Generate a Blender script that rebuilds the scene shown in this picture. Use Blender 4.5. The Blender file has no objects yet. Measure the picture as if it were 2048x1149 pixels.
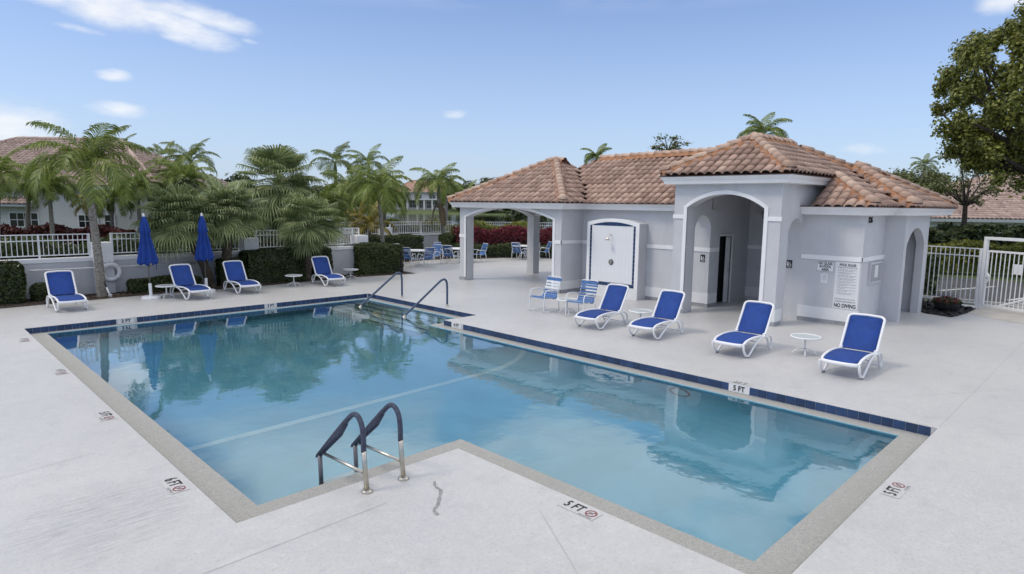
import bpy, bmesh, math, random
import numpy as np
from mathutils import Vector, Matrix
random.seed(11)
S = bpy.context.scene
COL = S.collection
PI = math.pi
R = math.radians

# ------------------------------------------------------------------ camera
cam_d = bpy.data.cameras.new('camera')
cam = bpy.data.objects.new('camera', cam_d)
COL.objects.link(cam)
cam_d.sensor_width = 36.0
cam_d.lens = 1264.28 / 2048 * 36.0
cam_d.clip_start = 0.05
cam_d.clip_end = 3000
fw = Vector((0.6991293, 0.70316583, -0.12952239))
rt = Vector((0.71028273, -0.70379485, 0.01308636))
up = Vector((0.08195531, 0.10114658, 0.99149014))
cam.matrix_world = Matrix(((rt.x, up.x, -fw.x, 0), (rt.y, up.y, -fw.y, 0), (rt.z, up.z, -fw.z, 3.0), (0, 0, 0, 1)))
S.camera = cam
S.render.resolution_x = 1024
S.render.resolution_y = 574

# ------------------------------------------------------------------ sun and sky
SUN_AZ = 152.0      # degrees, direction the sun stands in, counter-clockwise from +X
SUN_EL = 54.0
sun_d = bpy.data.lights.new('sun', 'SUN')
sun_d.energy = 1.3
sun_d.angle = R(12)
sun_d.color = (1.0, 0.89, 0.75)
sun = bpy.data.objects.new('sun', sun_d)
COL.objects.link(sun)
sd = Vector((math.cos(R(SUN_AZ)) * math.cos(R(SUN_EL)), math.sin(R(SUN_AZ)) * math.cos(R(SUN_EL)), math.sin(R(SUN_EL))))
sun.rotation_euler = sd.to_track_quat('Z', 'Y').to_euler()

W = bpy.data.worlds.new('World')
S.world = W
W.use_nodes = True


class NT:
    def __init__(self, tree):
        self.t = tree
        tree.nodes.clear()

    def n(self, typ, **kw):
        nd = self.t.nodes.new(typ)
        for k, v in kw.items():
            if k.startswith('i_'):
                nd.inputs[k[2:].replace('_', ' ')].default_value = v
            else:
                setattr(nd, k, v)
        return nd

    def l(self, a, b):
        self.t.links.new(a, b)

    def math(self, op, a, b=None, c=None, clamp=False):
        nd = self.t.nodes.new('ShaderNodeMath')
        nd.operation = op
        nd.use_clamp = clamp
        for i, v in enumerate((a, b, c)):
            if v is None:
                continue
            if isinstance(v, (int, float)):
                nd.inputs[i].default_value = v
            else:
                self.l(v, nd.inputs[i])
        return nd.outputs[0]

    def mix(self, fac, a, b, mode='MIX'):
        nd = self.t.nodes.new('ShaderNodeMix')
        nd.data_type = 'RGBA'
        nd.blend_type = mode
        for idx, v in ((0, fac), (6, a), (7, b)):
            if isinstance(v, (int, float)):
                nd.inputs[idx].default_value = v
            elif isinstance(v, (tuple, list)):
                nd.inputs[idx].default_value = (v[0], v[1], v[2], 1)
            else:
                self.l(v, nd.inputs[idx])
        return nd.outputs[2]

    def ramp(self, fac, lo, hi):
        nd = self.t.nodes.new('ShaderNodeMapRange')
        nd.interpolation_type = 'SMOOTHSTEP'
        nd.inputs[1].default_value = lo
        nd.inputs[2].default_value = hi
        self.l(fac, nd.inputs[0])
        return nd.outputs[0]


def build_world():
    g = NT(W.node_tree)
    tc = g.n('ShaderNodeTexCoord')
    sky = g.n('ShaderNodeTexSky', sky_type='NISHITA', sun_disc=False)
    sky.sun_elevation = R(SUN_EL)
    sky.sun_rotation = R(90 - SUN_AZ)
    sky.air_density = 1.0
    sky.dust_density = 1.2
    sky.ozone_density = 1.6
    sep = g.n('ShaderNodeSeparateXYZ')
    g.l(tc.outputs['Generated'], sep.inputs[0])
    az = g.math('MULTIPLY', g.math('ARCTAN2', sep.outputs[1], sep.outputs[0]), 180 / PI)
    el = g.math('MULTIPLY', g.math('ARCSINE', sep.outputs[2]), 180 / PI)
    # ragged edges shared by all clouds
    nz = g.n('ShaderNodeTexNoise', i_Scale=13.0, i_Detail=5.0, i_Roughness=0.6)
    mp = g.n('ShaderNodeMapping')
    mp.inputs['Scale'].default_value = (1, 1, 2.6)
    g.l(tc.outputs['Generated'], mp.inputs['Vector'])
    g.l(mp.outputs[0], nz.inputs['Vector'])
    nn = g.math('MULTIPLY', g.math('SUBTRACT', nz.outputs['Fac'], 0.5), 4.2)
    mask = None
    # clouds that stand in view: azimuth, elevation, half width, half height, slope, strength
    blobs = [(79.5, 13.9, 4.2, 0.75, 0.02, .8), (75.6, 13.9, 4.6, 1.25, 0.05, 1.0), (72.6, 13.2, 3.4, 1.0, 0.25, 1.0),
             (70.2, 13.9, 3.6, 0.6, 0.12, .9), (72.2, 12.25, 1.6, 0.35, 0.12, .8), (79.0, 12.1, 2.2, 0.3, 0.1, .35), (67.2, 12.6, .8, 0.25, 0.1, .3),
             (76.7, 9.1, 1.1, 0.42, 0.0, .85), (76.6, 6.65, 1.7, 0.5, 0.0, .85), (83.6, 4.6, 3.2, 1.9, 0.0, .9),
             (50.4, 7.8, 1.1, 0.45, 0.0, .4), (16.4, 4.6, 1.9, 0.5, 0.0, .5), (8.4, 14.2, 1.9, 0.8, 0.0, .7)]
    for (a, e, sa, se, sl, st) in blobs:
        x = g.math('MULTIPLY_ADD', az, 1 / sa, -a / sa)
        y0 = g.math('MULTIPLY_ADD', el, 1 / se, (-e + sl * a) / se)
        y = g.math('MULTIPLY_ADD', az, -sl / se, y0)
        v = g.math('SUBTRACT', 1.0 - (1 - st) * 2.2, g.math('MULTIPLY_ADD', y, y, g.math('MULTIPLY', x, x)))
        mask = v if mask is None else g.math('MAXIMUM', mask, v)
    mask = g.math('MULTIPLY', g.ramp(g.math('ADD', mask, nn), -1.3, 1.9), 0.95)
    # broken cloud cover overhead, as the pool mirrors it
    dv = g.math('ADD', sep.outputs[2], 0.12)
    cx_ = g.n('ShaderNodeCombineXYZ')
    g.l(g.math('DIVIDE', sep.outputs[0], dv), cx_.inputs[0])
    g.l(g.math('DIVIDE', sep.outputs[1], dv), cx_.inputs[1])
    n2 = g.n('ShaderNodeTexNoise', i_Scale=1.5, i_Detail=4.0, i_Roughness=0.5)
    g.l(cx_.outputs[0], n2.inputs['Vector'])
    hi = g.math('MULTIPLY', g.ramp(n2.outputs['Fac'], 0.40, 0.54), g.ramp(el, 15.5, 22.0))
    mask = g.math('MAXIMUM', mask, g.math('MULTIPLY', hi, 0.95))
    mask = g.math('MULTIPLY', mask, g.ramp(el, -1.0, 1.0), clamp=True)
    # the low sky is paler than the Nishita model gives: thin high veil, stronger towards the horizon
    veil = g.math('SUBTRACT', 1.0, g.ramp(el, -4.0, 24.0))
    veil = g.math('ADD', g.math('MULTIPLY', veil, 0.52), 0.10)
    tint = g.mix(1.0, sky.outputs[0], (0.77, 0.97, 1.30), 'MULTIPLY')
    c0 = g.mix(veil, tint, (5.75, 6.65, 8.1))
    shade = g.n('ShaderNodeTexNoise', i_Scale=4.0, i_Detail=2.0)
    g.l(tc.outputs['Generated'], shade.inputs['Vector'])
    cc = g.mix(shade.outputs['Fac'], (7.2, 7.35, 7.6), (8.9, 8.9, 8.9))
    cc = g.mix(g.ramp(el, 16.0, 30.0), cc, (12.0, 11.8, 11.4))
    c1 = g.mix(mask, c0, cc)
    bg = g.n('ShaderNodeBackground')
    g.l(c1, bg.inputs[0])
    bg.inputs[1].default_value = 0.12
    out = g.n('ShaderNodeOutputWorld')
    g.l(bg.outputs[0], out.inputs[0])


build_world()
vs = S.view_settings
vs.view_transform = 'Standard'
vs.look = 'None'
vs.exposure = 0.04
vs.gamma = 1.0
vs.use_curve_mapping = False
S.cycles.use_denoising = True
S.cycles.use_adaptive_sampling = True
S.cycles.adaptive_threshold = 0.02
S.cycles.max_bounces = 6
S.cycles.diffuse_bounces = 3
S.cycles.glossy_bounces = 3
S.cycles.transmission_bounces = 5
S.cycles.transparent_max_bounces = 6
S.cycles.caustics_reflective = False
S.cycles.caustics_refractive = True


# ------------------------------------------------------------------ materials
def pmat(name, col, rough=0.6, var=0.0, vscale=3.0, bump=0.0, bscale=60.0, metal=0.0, spec=0.4, objrnd=0.0, col2=None, transl=0.0, attr=None, detail=6.0, stain=None, streak=0.0):
    m = bpy.data.materials.new(name)
    m.use_nodes = True
    g = NT(m.node_tree)
    out = g.n('ShaderNodeOutputMaterial')
    b = g.n('ShaderNodeBsdfPrincipled')
    b.inputs['Roughness'].default_value = rough
    b.inputs['Metallic'].default_value = metal
    b.inputs['Specular IOR Level'].default_value = spec
    tc = g.n('ShaderNodeTexCoord')
    c = None
    if var > 0 or col2:
        nz = g.n('ShaderNodeTexNoise', i_Scale=vscale, i_Detail=detail, i_Roughness=0.6)
        g.l(tc.outputs['Object'], nz.inputs['Vector'])
        hi = col2 or tuple(min(1, v * (1 + var)) for v in col)
        lo = col if col2 else tuple(v * (1 - var) for v in col)
        c = g.mix(g.ramp(nz.outputs['Fac'], 0.3, 0.7), lo, hi)
    else:
        rgb = g.n('ShaderNodeRGB')
        rgb.outputs[0].default_value = (*col, 1)
        c = rgb.outputs[0]
    if objrnd > 0:
        oi = g.n('ShaderNodeObjectInfo')
        f = g.math('ADD', g.math('MULTIPLY', oi.outputs['Random'], 2 * objrnd), 1 - objrnd)
        cb = g.n('ShaderNodeCombineXYZ')
        for i in range(3):
            g.l(f, cb.inputs[i])
        c = g.mix(1.0, c, cb.outputs[0], 'MULTIPLY')
    if attr:
        at = g.n('ShaderNodeAttribute', attribute_name='rnd')
        c = g.mix(at.outputs['Fac'], attr[0], attr[1])
        nz = g.n('ShaderNodeTexNoise', i_Scale=vscale, i_Detail=6.0)
        g.l(tc.outputs['Object'], nz.inputs['Vector'])
        f = g.math('ADD', g.math('MULTIPLY', nz.outputs['Fac'], 2 * var), 1 - var)
        cb = g.n('ShaderNodeCombineXYZ')
        for i in range(3):
            g.l(f, cb.inputs[i])
        c = g.mix(1.0, c, cb.outputs[0], 'MULTIPLY')
    if streak:
        mp2 = g.n('ShaderNodeMapping')
        mp2.inputs['Scale'].default_value = (1, 1, 0.12)
        g.l(tc.outputs['Object'], mp2.inputs['Vector'])
        nz2 = g.n('ShaderNodeTexNoise', i_Scale=3.2, i_Detail=7.0, i_Roughness=0.7)
        g.l(mp2.outputs[0], nz2.inputs['Vector'])
        c = g.mix(g.math('MULTIPLY', g.ramp(nz2.outputs['Fac'], 0.5, 0.8), streak), c, tuple(v * .72 for v in col))
    if stain:
        nz = g.n('ShaderNodeTexNoise', i_Scale=stain[0], i_Detail=8.0, i_Roughness=0.65)
        g.l(tc.outputs['Object'], nz.inputs['Vector'])
        c = g.mix(g.math('MULTIPLY', g.ramp(nz.outputs['Fac'], 0.48, 0.75), stain[2]), c, stain[1])
    g.l(c, b.inputs['Base Color'])
    if bump > 0:
        nb = g.n('ShaderNodeTexNoise', i_Scale=bscale, i_Detail=4.0)
        g.l(tc.outputs['Object'], nb.inputs['Vector'])
        bp = g.n('ShaderNodeBump', i_Strength=bump, i_Distance=0.02)
        g.l(nb.outputs['Fac'], bp.inputs['Height'])
        g.l(bp.outputs[0], b.inputs['Normal'])
    sh = b.outputs[0]
    if transl > 0:
        tr = g.n('ShaderNodeBsdfTranslucent')
        g.l(c, tr.inputs[0])
        mx = g.n('ShaderNodeMixShader')
        mx.inputs[0].default_value = transl
        g.l(sh, mx.inputs[1])
        g.l(tr.outputs[0], mx.inputs[2])
        sh = mx.outputs[0]
    g.l(sh, out.inputs[0])
    return m


M = {}
M['wall'] = pmat('grey stucco paint', (0.555, 0.56, 0.585), 0.8, 0.05, 1.3, 0.15, 90, stain=(0.9, (0.59, 0.59, 0.605), 0.6), streak=0.4)
M['white'] = pmat('white trim paint', (0.80, 0.80, 0.81), 0.65, 0.03, 2.0, 0.08, 60, streak=0.3)
M['plinth'] = pmat('pale grey plinth paint', (0.72, 0.725, 0.73), 0.75, 0.05, 2.0, 0.15, 80)
M['basegrey'] = pmat('grey footing paint', (0.30, 0.31, 0.33), 0.8, 0.15, 4.0)
M['tile_blue'] = pmat('glazed navy pool tile', (0.018, 0.044, 0.115), 0.22, 0.12, 5.0, objrnd=0.3, spec=0.6)
M['grout'] = pmat('pale grout', (0.55, 0.56, 0.58), 0.8, 0.1, 20.0)
M['coping'] = pmat('aggregate gutter ledge', (0.27, 0.27, 0.255), 0.85, 0.0, 75.0, 0.3, 120, col2=(0.41, 0.405, 0.385), stain=(2.2, (0.30, 0.31, 0.28), 0.55))
M['plastic'] = pmat('white moulded resin', (0.78, 0.79, 0.81), 0.38, 0.02, 3.0)
M['metalwhite'] = pmat('white enamelled metal', (0.76, 0.77, 0.78), 0.42, 0.03, 6.0)
M['sling'] = pmat('royal blue sling mesh', (0.012, 0.052, 0.245), 0.75, 0.12, 7.0, 0.3, 500, objrnd=0.12, stain=(2.6, (0.020, 0.075, 0.28), 0.6))
M['umbrella'] = pmat('royal blue canvas', (0.010, 0.048, 0.26), 0.85, 0.15, 5.0, 0.3, 300)
M['strapblue'] = pmat('blue vinyl strap', (0.06, 0.145, 0.34), 0.45, 0.25, 14.0, objrnd=0.2)
M['strapwhite'] = pmat('white vinyl strap', (0.68, 0.72, 0.76), 0.5, 0.1, 14.0)
M['darkplastic'] = pmat('dark rubber', (0.03, 0.03, 0.035), 0.6)
M['steel'] = pmat('brushed stainless steel', (0.52, 0.49, 0.43), 0.28, 0.12, 8.0, metal=1.0)
M['railblue'] = pmat('navy quilted rail cover', (0.058, 0.07, 0.112), 0.7, 0.35, 30.0, 0.5, 260)
M['railvinyl'] = pmat('grey blue vinyl rail sleeve', (0.055, 0.085, 0.15), 0.45, 0.1, 8.0)
M['umbpole'] = pmat('bronze umbrella pole', (0.16, 0.16, 0.17), 0.4, metal=0.6)
M['black'] = pmat('black paint', (0.012, 0.012, 0.014), 0.6)
M['ink'] = pmat('black lettering', (0.02, 0.02, 0.022), 0.7)
M['inkgrey'] = pmat('worn grey lettering', (0.22, 0.22, 0.23), 0.8)
M['red'] = pmat('red symbol print', (0.24, 0.06, 0.07), 0.8)
M['signwhite'] = pmat('white sign panel', (0.74, 0.75, 0.77), 0.45, 0.02, 4.0)
M['glasstop'] = pmat('frosted acrylic table top', (0.50, 0.55, 0.56), 0.22, 0.05, 6.0)
M['dark'] = pmat('room darkness black', (0.012, 0.012, 0.013), 0.9)  # near-black colour that stands for the darkness inside the doorway
M['window'] = pmat('dark window pane', (0.018, 0.022, 0.028), 0.08, spec=0.7)
M['mulch'] = pmat('brown bark mulch', (0.035, 0.025, 0.019), 0.95, 0.0, 26.0, 1.0, 40, col2=(0.085, 0.063, 0.05))
M['gravel'] = pmat('dark lava gravel', (0.02, 0.02, 0.022), 0.9, 0.4, 30.0, 1.0, 30)
M['lawn'] = pmat('mown lawn', (0.055, 0.085, 0.022), 0.95, 0.0, 0.6, 0.6, 30, col2=(0.095, 0.125, 0.038))
M['asphalt'] = pmat('asphalt drive', (0.075, 0.075, 0.078), 0.9, 0.2, 0.8, 0.3, 80)
M['roadline'] = pmat('white road paint', (0.6, 0.6, 0.58), 0.8, 0.1, 6)
M['concrete'] = pmat('bare concrete path', (0.42, 0.40, 0.37), 0.85, 0.12, 1.5, 0.2, 60)
TA, TB = (0.265, 0.172, 0.135), (0.46, 0.32, 0.255)
M['rooftile'] = pmat('terracotta barrel tile', TA, 0.8, 0.22, 5.0, 0.25, 50, attr=(TA, TB), stain=(1.1, (0.27, 0.19, 0.165), 0.5))
M['captile'] = pmat('pale clay ridge cap', TA, 0.8, 0.18, 4.0, 0.2, 50, attr=((0.39, 0.265, 0.205), (0.53, 0.39, 0.31)))
M['mortar'] = pmat('orange tinted ridge mortar', (0.33, 0.165, 0.09), 0.9, 0.25, 6.0, 0.6, 30)
M['underlay'] = pmat('dark roof underlay', (0.10, 0.06, 0.048), 0.9, 0.2, 8.0)
M['housewall'] = pmat('cream white stucco', (0.66, 0.66, 0.65), 0.85, 0.04, 1.0, 0.2, 60)
M['housetile'] = pmat('pinkish house roof tile', (0.3, 0.17, 0.14), 0.85, 0.2, 3.0, attr=((0.32, 0.23, 0.20), (0.50, 0.38, 0.325)))
M['fascia'] = pmat('pale grey fascia', (0.45, 0.48, 0.50), 0.7)
M['trunk'] = pmat('grey ringed palm trunk', (0.16, 0.145, 0.125), 0.9, 0.0, 16.0, 0.8, 30, col2=(0.33, 0.31, 0.28))
M['fantrunk'] = pmat('dark fibrous palm trunk', (0.035, 0.027, 0.021), 0.95, 0.0, 22.0, 1.0, 30, col2=(0.13, 0.105, 0.08))
M['shaft'] = pmat('green palm crownshaft', (0.17, 0.20, 0.085), 0.6, 0.15, 6.0)
M['bark'] = pmat('dark tree bark', (0.06, 0.05, 0.042), 0.95, 0.3, 10.0, 0.8, 30)


def leafmat(name, a, b, objrnd=0.2, rough=0.45, transl=0.25):
    m = bpy.data.materials.new(name)
    m.use_nodes = True
    g = NT(m.node_tree)
    out = g.n('ShaderNodeOutputMaterial')
    p = g.n('ShaderNodeBsdfPrincipled')
    p.inputs['Roughness'].default_value = rough
    p.inputs['Specular IOR Level'].default_value = 0.45
    at = g.n('ShaderNodeAttribute', attribute_name='rnd')
    oi = g.n('ShaderNodeObjectInfo')
    f = g.math('ADD', g.math('MULTIPLY', oi.outputs['Random'], 2 * objrnd), 1 - objrnd)
    cb = g.n('ShaderNodeCombineXYZ')
    for i in range(3):
        g.l(f, cb.inputs[i])
    c = g.mix(1.0, g.mix(at.outputs['Fac'], a, b), cb.outputs[0], 'MULTIPLY')
    g.l(c, p.inputs['Base Color'])
    tr = g.n('ShaderNodeBsdfTranslucent')
    g.l(c, tr.inputs[0])
    mx = g.n('ShaderNodeMixShader')
    mx.inputs[0].default_value = transl
    g.l(p.outputs[0], mx.inputs[1])
    g.l(tr.outputs[0], mx.inputs[2])
    g.l(mx.outputs[0], out.inputs[0])
    return m


M['frond'] = leafmat('glossy palm frond', (0.07, 0.125, 0.022), (0.31, 0.36, 0.08), transl=.3)
M['frondyellow'] = leafmat('yellowing palm frond', (0.15, 0.13, 0.02), (0.32, 0.26, 0.05))
M['frondbrown'] = leafmat('dead brown frond', (0.10, 0.065, 0.03), (0.22, 0.15, 0.07))
M['fan'] = leafmat('grey green fan leaf', (0.10, 0.145, 0.05), (0.38, 0.43, 0.20), rough=0.38, transl=.32)
M['hedge'] = leafmat('dark clipped hedge leaf', (0.026, 0.042, 0.014), (0.13, 0.16, 0.05), rough=0.35)
M['limehedge'] = leafmat('yellow green hedge leaf', (0.10, 0.12, 0.015), (0.30, 0.31, 0.045))
M['redleaf'] = leafmat('red cordyline leaf', (0.06, 0.012, 0.016), (0.36, 0.06, 0.08))
M['redhedge'] = leafmat('red and green croton leaf', (0.035, 0.012, 0.010), (0.20, 0.034, 0.03))
M['tree'] = leafmat('broad olive green leaf', (0.05, 0.068, 0.014), (0.34, 0.35, 0.07), rough=0.4)
M['bgleaf'] = leafmat('background tree leaf', (0.030, 0.048, 0.016), (0.12, 0.15, 0.05))
M['sparse'] = leafmat('pale green small leaf', (0.08, 0.105, 0.035), (0.24, 0.26, 0.09))


def deck_material():
    m = bpy.data.materials.new('painted white deck')
    m.use_nodes = True
    g = NT(m.node_tree)
    out = g.n('ShaderNodeOutputMaterial')
    b = g.n('ShaderNodeBsdfPrincipled')
    b.inputs['Roughness'].default_value = 0.38
    b.inputs['Specular IOR Level'].default_value = 0.8
    tc = g.n('ShaderNodeTexCoord')
    co = tc.outputs['Object']
    n1 = g.n('ShaderNodeTexNoise', i_Scale=0.35, i_Detail=6.0, i_Roughness=0.6)
    n2 = g.n('ShaderNodeTexNoise', i_Scale=2.4, i_Detail=8.0, i_Roughness=0.7)
    n3 = g.n('ShaderNodeTexNoise', i_Scale=32.0, i_Detail=4.0)
    for n in (n1, n2, n3):
        g.l(co, n.inputs['Vector'])
    c = g.mix(g.ramp(n1.outputs['Fac'], 0.3, 0.7), (0.475, 0.475, 0.475), (0.545, 0.54, 0.53))
    c = g.mix(g.math('MULTIPLY', g.ramp(n2.outputs['Fac'], 0.47, 0.75), 0.5), c, (0.375, 0.375, 0.38))
    c = g.mix(g.math('MULTIPLY', g.ramp(n3.outputs['Fac'], 0.52, 0.70), 0.36), c, (0.30, 0.30, 0.31))
    n4 = g.n('ShaderNodeTexNoise', i_Scale=9.0, i_Detail=7.0, i_Roughness=0.75)
    g.l(co, n4.inputs['Vector'])
    c = g.mix(g.math('MULTIPLY', g.ramp(n4.outputs['Fac'], 0.48, 0.72), 0.45), c, (0.62, 0.615, 0.61))
    # worn scuffed patch left of the basin, with brushed streaks
    sp = g.n('ShaderNodeSeparateXYZ')
    g.l(co, sp.inputs[0])
    pd = g.math('ADD', g.math('POWER', g.math('DIVIDE', g.math('SUBTRACT', sp.outputs[0], 1.25), 0.75), 2.0), g.math('POWER', g.math('DIVIDE', g.math('SUBTRACT', sp.outputs[1], 6.75), 0.9), 2.0))
    st = g.n('ShaderNodeTexNoise', i_Scale=6.0, i_Detail=6.0, i_Roughness=0.75)
    mp = g.n('ShaderNodeMapping')
    mp.inputs['Scale'].default_value = (0.5, 5.0, 1.0)
    g.l(co, mp.inputs['Vector'])
    g.l(mp.outputs[0], st.inputs['Vector'])
    patch = g.math('MULTIPLY', g.math('SUBTRACT', 1.0, g.ramp(pd, 0.3, 1.3)), g.ramp(st.outputs['Fac'], 0.42, 0.72))
    c = g.mix(g.math('MULTIPLY', patch, 0.8), c, (0.24, 0.24, 0.25))
    # hairline cracks
    vo = g.n('ShaderNodeTexVoronoi', feature='DISTANCE_TO_EDGE', i_Scale=0.27)
    wv = g.n('ShaderNodeVectorMath', operation='ADD')
    ns = g.n('ShaderNodeTexNoise', i_Scale=0.8, i_Detail=4.0)
    g.l(co, ns.inputs['Vector'])
    sc = g.n('ShaderNodeVectorMath', operation='SCALE')
    sc.inputs['Scale'].default_value = 0.35
    g.l(ns.outputs['Color'], sc.inputs[0])
    g.l(co, wv.inputs[0])
    g.l(sc.outputs[0], wv.inputs[1])
    g.l(wv.outputs[0], vo.inputs['Vector'])
    cr = g.math('SUBTRACT', 1.0, g.ramp(vo.outputs['Distance'], 0.0008, 0.0035))
    c = g.mix(g.math('MULTIPLY', cr, 0.10), c, (0.30, 0.30, 0.31))
    g.l(c, b.inputs['Base Color'])
    nb = g.n('ShaderNodeTexNoise', i_Scale=26.0, i_Detail=6.0, i_Roughness=0.7)
    g.l(co, nb.inputs['Vector'])
    bp = g.n('ShaderNodeBump', i_Strength=0.34, i_Distance=0.02)
    g.l(nb.outputs['Fac'], bp.inputs['Height'])
    g.l(bp.outputs[0], b.inputs['Normal'])
    g.l(b.outputs[0], out.inputs[0])
    return m


def water_material(name, tint, rip=0.035, scale=2.6, deep=None):
    m = bpy.data.materials.new(name)
    m.use_nodes = True
    g = NT(m.node_tree)
    out = g.n('ShaderNodeOutputMaterial')
    tc = g.n('ShaderNodeTexCoord')
    n1 = g.n('ShaderNodeTexNoise', i_Scale=scale, i_Detail=3.0, i_Roughness=0.5)
    n2 = g.n('ShaderNodeTexNoise', i_Scale=scale * 7, i_Detail=2.0)
    for n in (n1, n2):
        g.l(tc.outputs['Object'], n.inputs['Vector'])
    h = g.math('ADD', n1.outputs['Fac'], g.math('MULTIPLY', n2.outputs['Fac'], 0.10))
    bp = g.n('ShaderNodeBump', i_Strength=1.0, i_Distance=rip)
    g.l(h, bp.inputs['Height'])
    fr = g.n('ShaderNodeFresnel')
    fr.inputs['IOR'].default_value = 1.36
    g.l(bp.outputs[0], fr.inputs['Normal'])
    F = g.math('MULTIPLY', fr.outputs[0], 2.0, clamp=True)
    gl = g.n('ShaderNodeBsdfGlossy')
    gl.inputs['Roughness'].default_value = 0.02
    g.l(bp.outputs[0], gl.inputs['Normal'])
    if deep:
        tr = g.n('ShaderNodeBsdfDiffuse')
        tr.inputs[0].default_value = (*deep, 1)
    else:
        tr = g.n('ShaderNodeBsdfRefraction')
        tr.inputs['IOR'].default_value = 1.33
        tr.inputs['Roughness'].default_value = 0.0
        tr.inputs['Color'].default_value = (*tint, 1)
        g.l(bp.outputs[0], tr.inputs['Normal'])
    mx = g.n('ShaderNodeMixShader')
    g.l(F, mx.inputs[0])
    g.l(tr.outputs[0], mx.inputs[1])
    g.l(gl.outputs[0], mx.inputs[2])
    g.l(mx.outputs[0], out.inputs[0])
    return m


M['deck'] = deck_material()
M['water'] = water_material('clear pool water', (0.70, 0.90, 0.96), 0.005, 1.3)
M['lake'] = water_material('lake water', (1, 1, 1), 0.05, 0.8, deep=(0.03, 0.04, 0.035))
M['plaster'] = pmat('pale blue pool plaster', (0.30, 0.60, 0.735), 0.8, 0.07, 1.2)
M['stepplaster'] = pmat('white pool step plaster', (0.80, 0.84, 0.83), 0.8, 0.05, 2.0)
M['lanewhite'] = pmat('white pool line', (0.74, 0.86, 0.88), 0.8)


# ------------------------------------------------------------------ mesh helpers
class MB:
    def __init__(self):
        self.v = []
        self.f = []
        self.r = []      # per-vertex random value

    def add(self, vs, fs, rnd=None):
        o = len(self.v)
        self.v.extend([tuple(p) for p in vs])
        self.f.extend([tuple(i + o for i in f) for f in fs])
        self.r.extend([0.5 if rnd is None else rnd] * len(vs))
        return self

    def box(self, x0, x1, y0, y1, z0, z1):
        return self.add([(x0, y0, z0), (x1, y0, z0), (x1, y1, z0), (x0, y1, z0), (x0, y0, z1), (x1, y0, z1), (x1, y1, z1), (x0, y1, z1)],
                        [(0, 3, 2, 1), (4, 5, 6, 7), (0, 1, 5, 4), (1, 2, 6, 5), (2, 3, 7, 6), (3, 0, 4, 7)])

    def tube(self, pts, r, n=8, closed=False, flat=None, cap=True):
        pts = [Vector(p) for p in pts]
        N = len(pts)
        rr = r if isinstance(r, (list, tuple)) else [r] * N
        rings = []
        nrm = None
        for i, p in enumerate(pts):
            if closed:
                t = pts[(i + 1) % N] - pts[i - 1]
            else:
                t = pts[min(i + 1, N - 1)] - pts[max(i - 1, 0)]
            if t.length < 1e-9:
                t = Vector((0, 0, 1))
            t.normalize()
            if nrm is None:
                a = Vector((0, 1, 0)) if abs(t.y) < 0.9 else Vector((1, 0, 0))
                nrm = (a - t * a.dot(t)).normalized()
            else:
                nrm = (nrm - t * nrm.dot(t)).normalized()
            b = t.cross(nrm)
            fl = flat or (1, 1)
            rings.append([p + nrm * math.cos(2 * PI * k / n) * rr[i] * fl[0] + b * math.sin(2 * PI * k / n) * rr[i] * fl[1] for k in range(n)])
        vs = [q for ring in rings for q in ring]
        fs = []
        for i in range(N if closed else N - 1):
            j = (i + 1) % N
            for k in range(n):
                k2 = (k + 1) % n
                fs.append((i * n + k, i * n + k2, j * n + k2, j * n + k))
        if not closed and cap:
            fs.append(tuple(reversed(range(n))))
            fs.append(tuple((N - 1) * n + k for k in range(n)))
        return self.add(vs, fs)

    def lathe(self, prof, n=20, c=(0, 0)):
        vs = []
        for (r, z) in prof:
            for k in range(n):
                a = 2 * PI * k / n
                vs.append((c[0] + r * math.cos(a), c[1] + r * math.sin(a), z))
        fs = []
        for i in range(len(prof) - 1):
            for k in range(n):
                k2 = (k + 1) % n
                fs.append((i * n + k, i * n + k2, (i + 1) * n + k2, (i + 1) * n + k))
        fs.append(tuple(reversed(range(n))))
        fs.append(tuple((len(prof) - 1) * n + k for k in range(n)))
        return self.add(vs, fs)

    def prism(self, poly, fn0, fn1):
        """poly: list of 2D points; fn0/fn1 map 2D point to 3D for the two end faces"""
        n = len(poly)
        vs = [fn0(p) for p in poly] + [fn1(p) for p in poly]
        fs = [tuple(range(n)), tuple(reversed(range(n, 2 * n)))]
        for i in range(n):
            j = (i + 1) % n
            fs.append((i, n + i, n + j, j))
        return self.add(vs, fs)

    def mesh(self, name, smooth=False, rnd=False):
        me = bpy.data.meshes.new(name)
        me.from_pydata(self.v, [], self.f)
        if rnd:
            at = me.attributes.new('rnd', 'FLOAT', 'POINT')
            at.data.foreach_set('value', np.array(self.r, dtype=np.float32))
        if smooth:
            me.polygons.foreach_set('use_smooth', [True] * len(me.polygons))
        me.update()
        return me

    def build(self, name, mat, parent=None, smooth=False, fix=True, bevel=0, rnd=False):
        me = self.mesh(name, smooth, rnd)
        if fix:
            bm = bmesh.new()
            bm.from_mesh(me)
            bmesh.ops.recalc_face_normals(bm, faces=bm.faces)
            bm.to_mesh(me)
            bm.free()
        o = mk(name, me, mat, parent)
        if bevel:
            md = o.modifiers.new('bevel', 'BEVEL')
            md.width = bevel
            md.segments = 2
            md.limit_method = 'ANGLE'
        return o


def mk(name, me, mat, parent=None, loc=None):
    o = bpy.data.objects.new(name, me)
    if mat is not None and not me.materials:
        me.materials.append(mat)
    COL.objects.link(o)
    if parent:
        o.parent = parent
    if loc:
        o.location = loc
    return o


def thing(name, label, cat, loc=(0, 0, 0), rz=0.0, group=None):
    o = bpy.data.objects.new(name, None)
    o.empty_display_size = 0.2
    COL.objects.link(o)
    o.location = loc
    o.rotation_euler = (0, 0, rz)
    o['label'] = label
    o['category'] = cat
    if group:
        o['group'] = group
    return o


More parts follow.
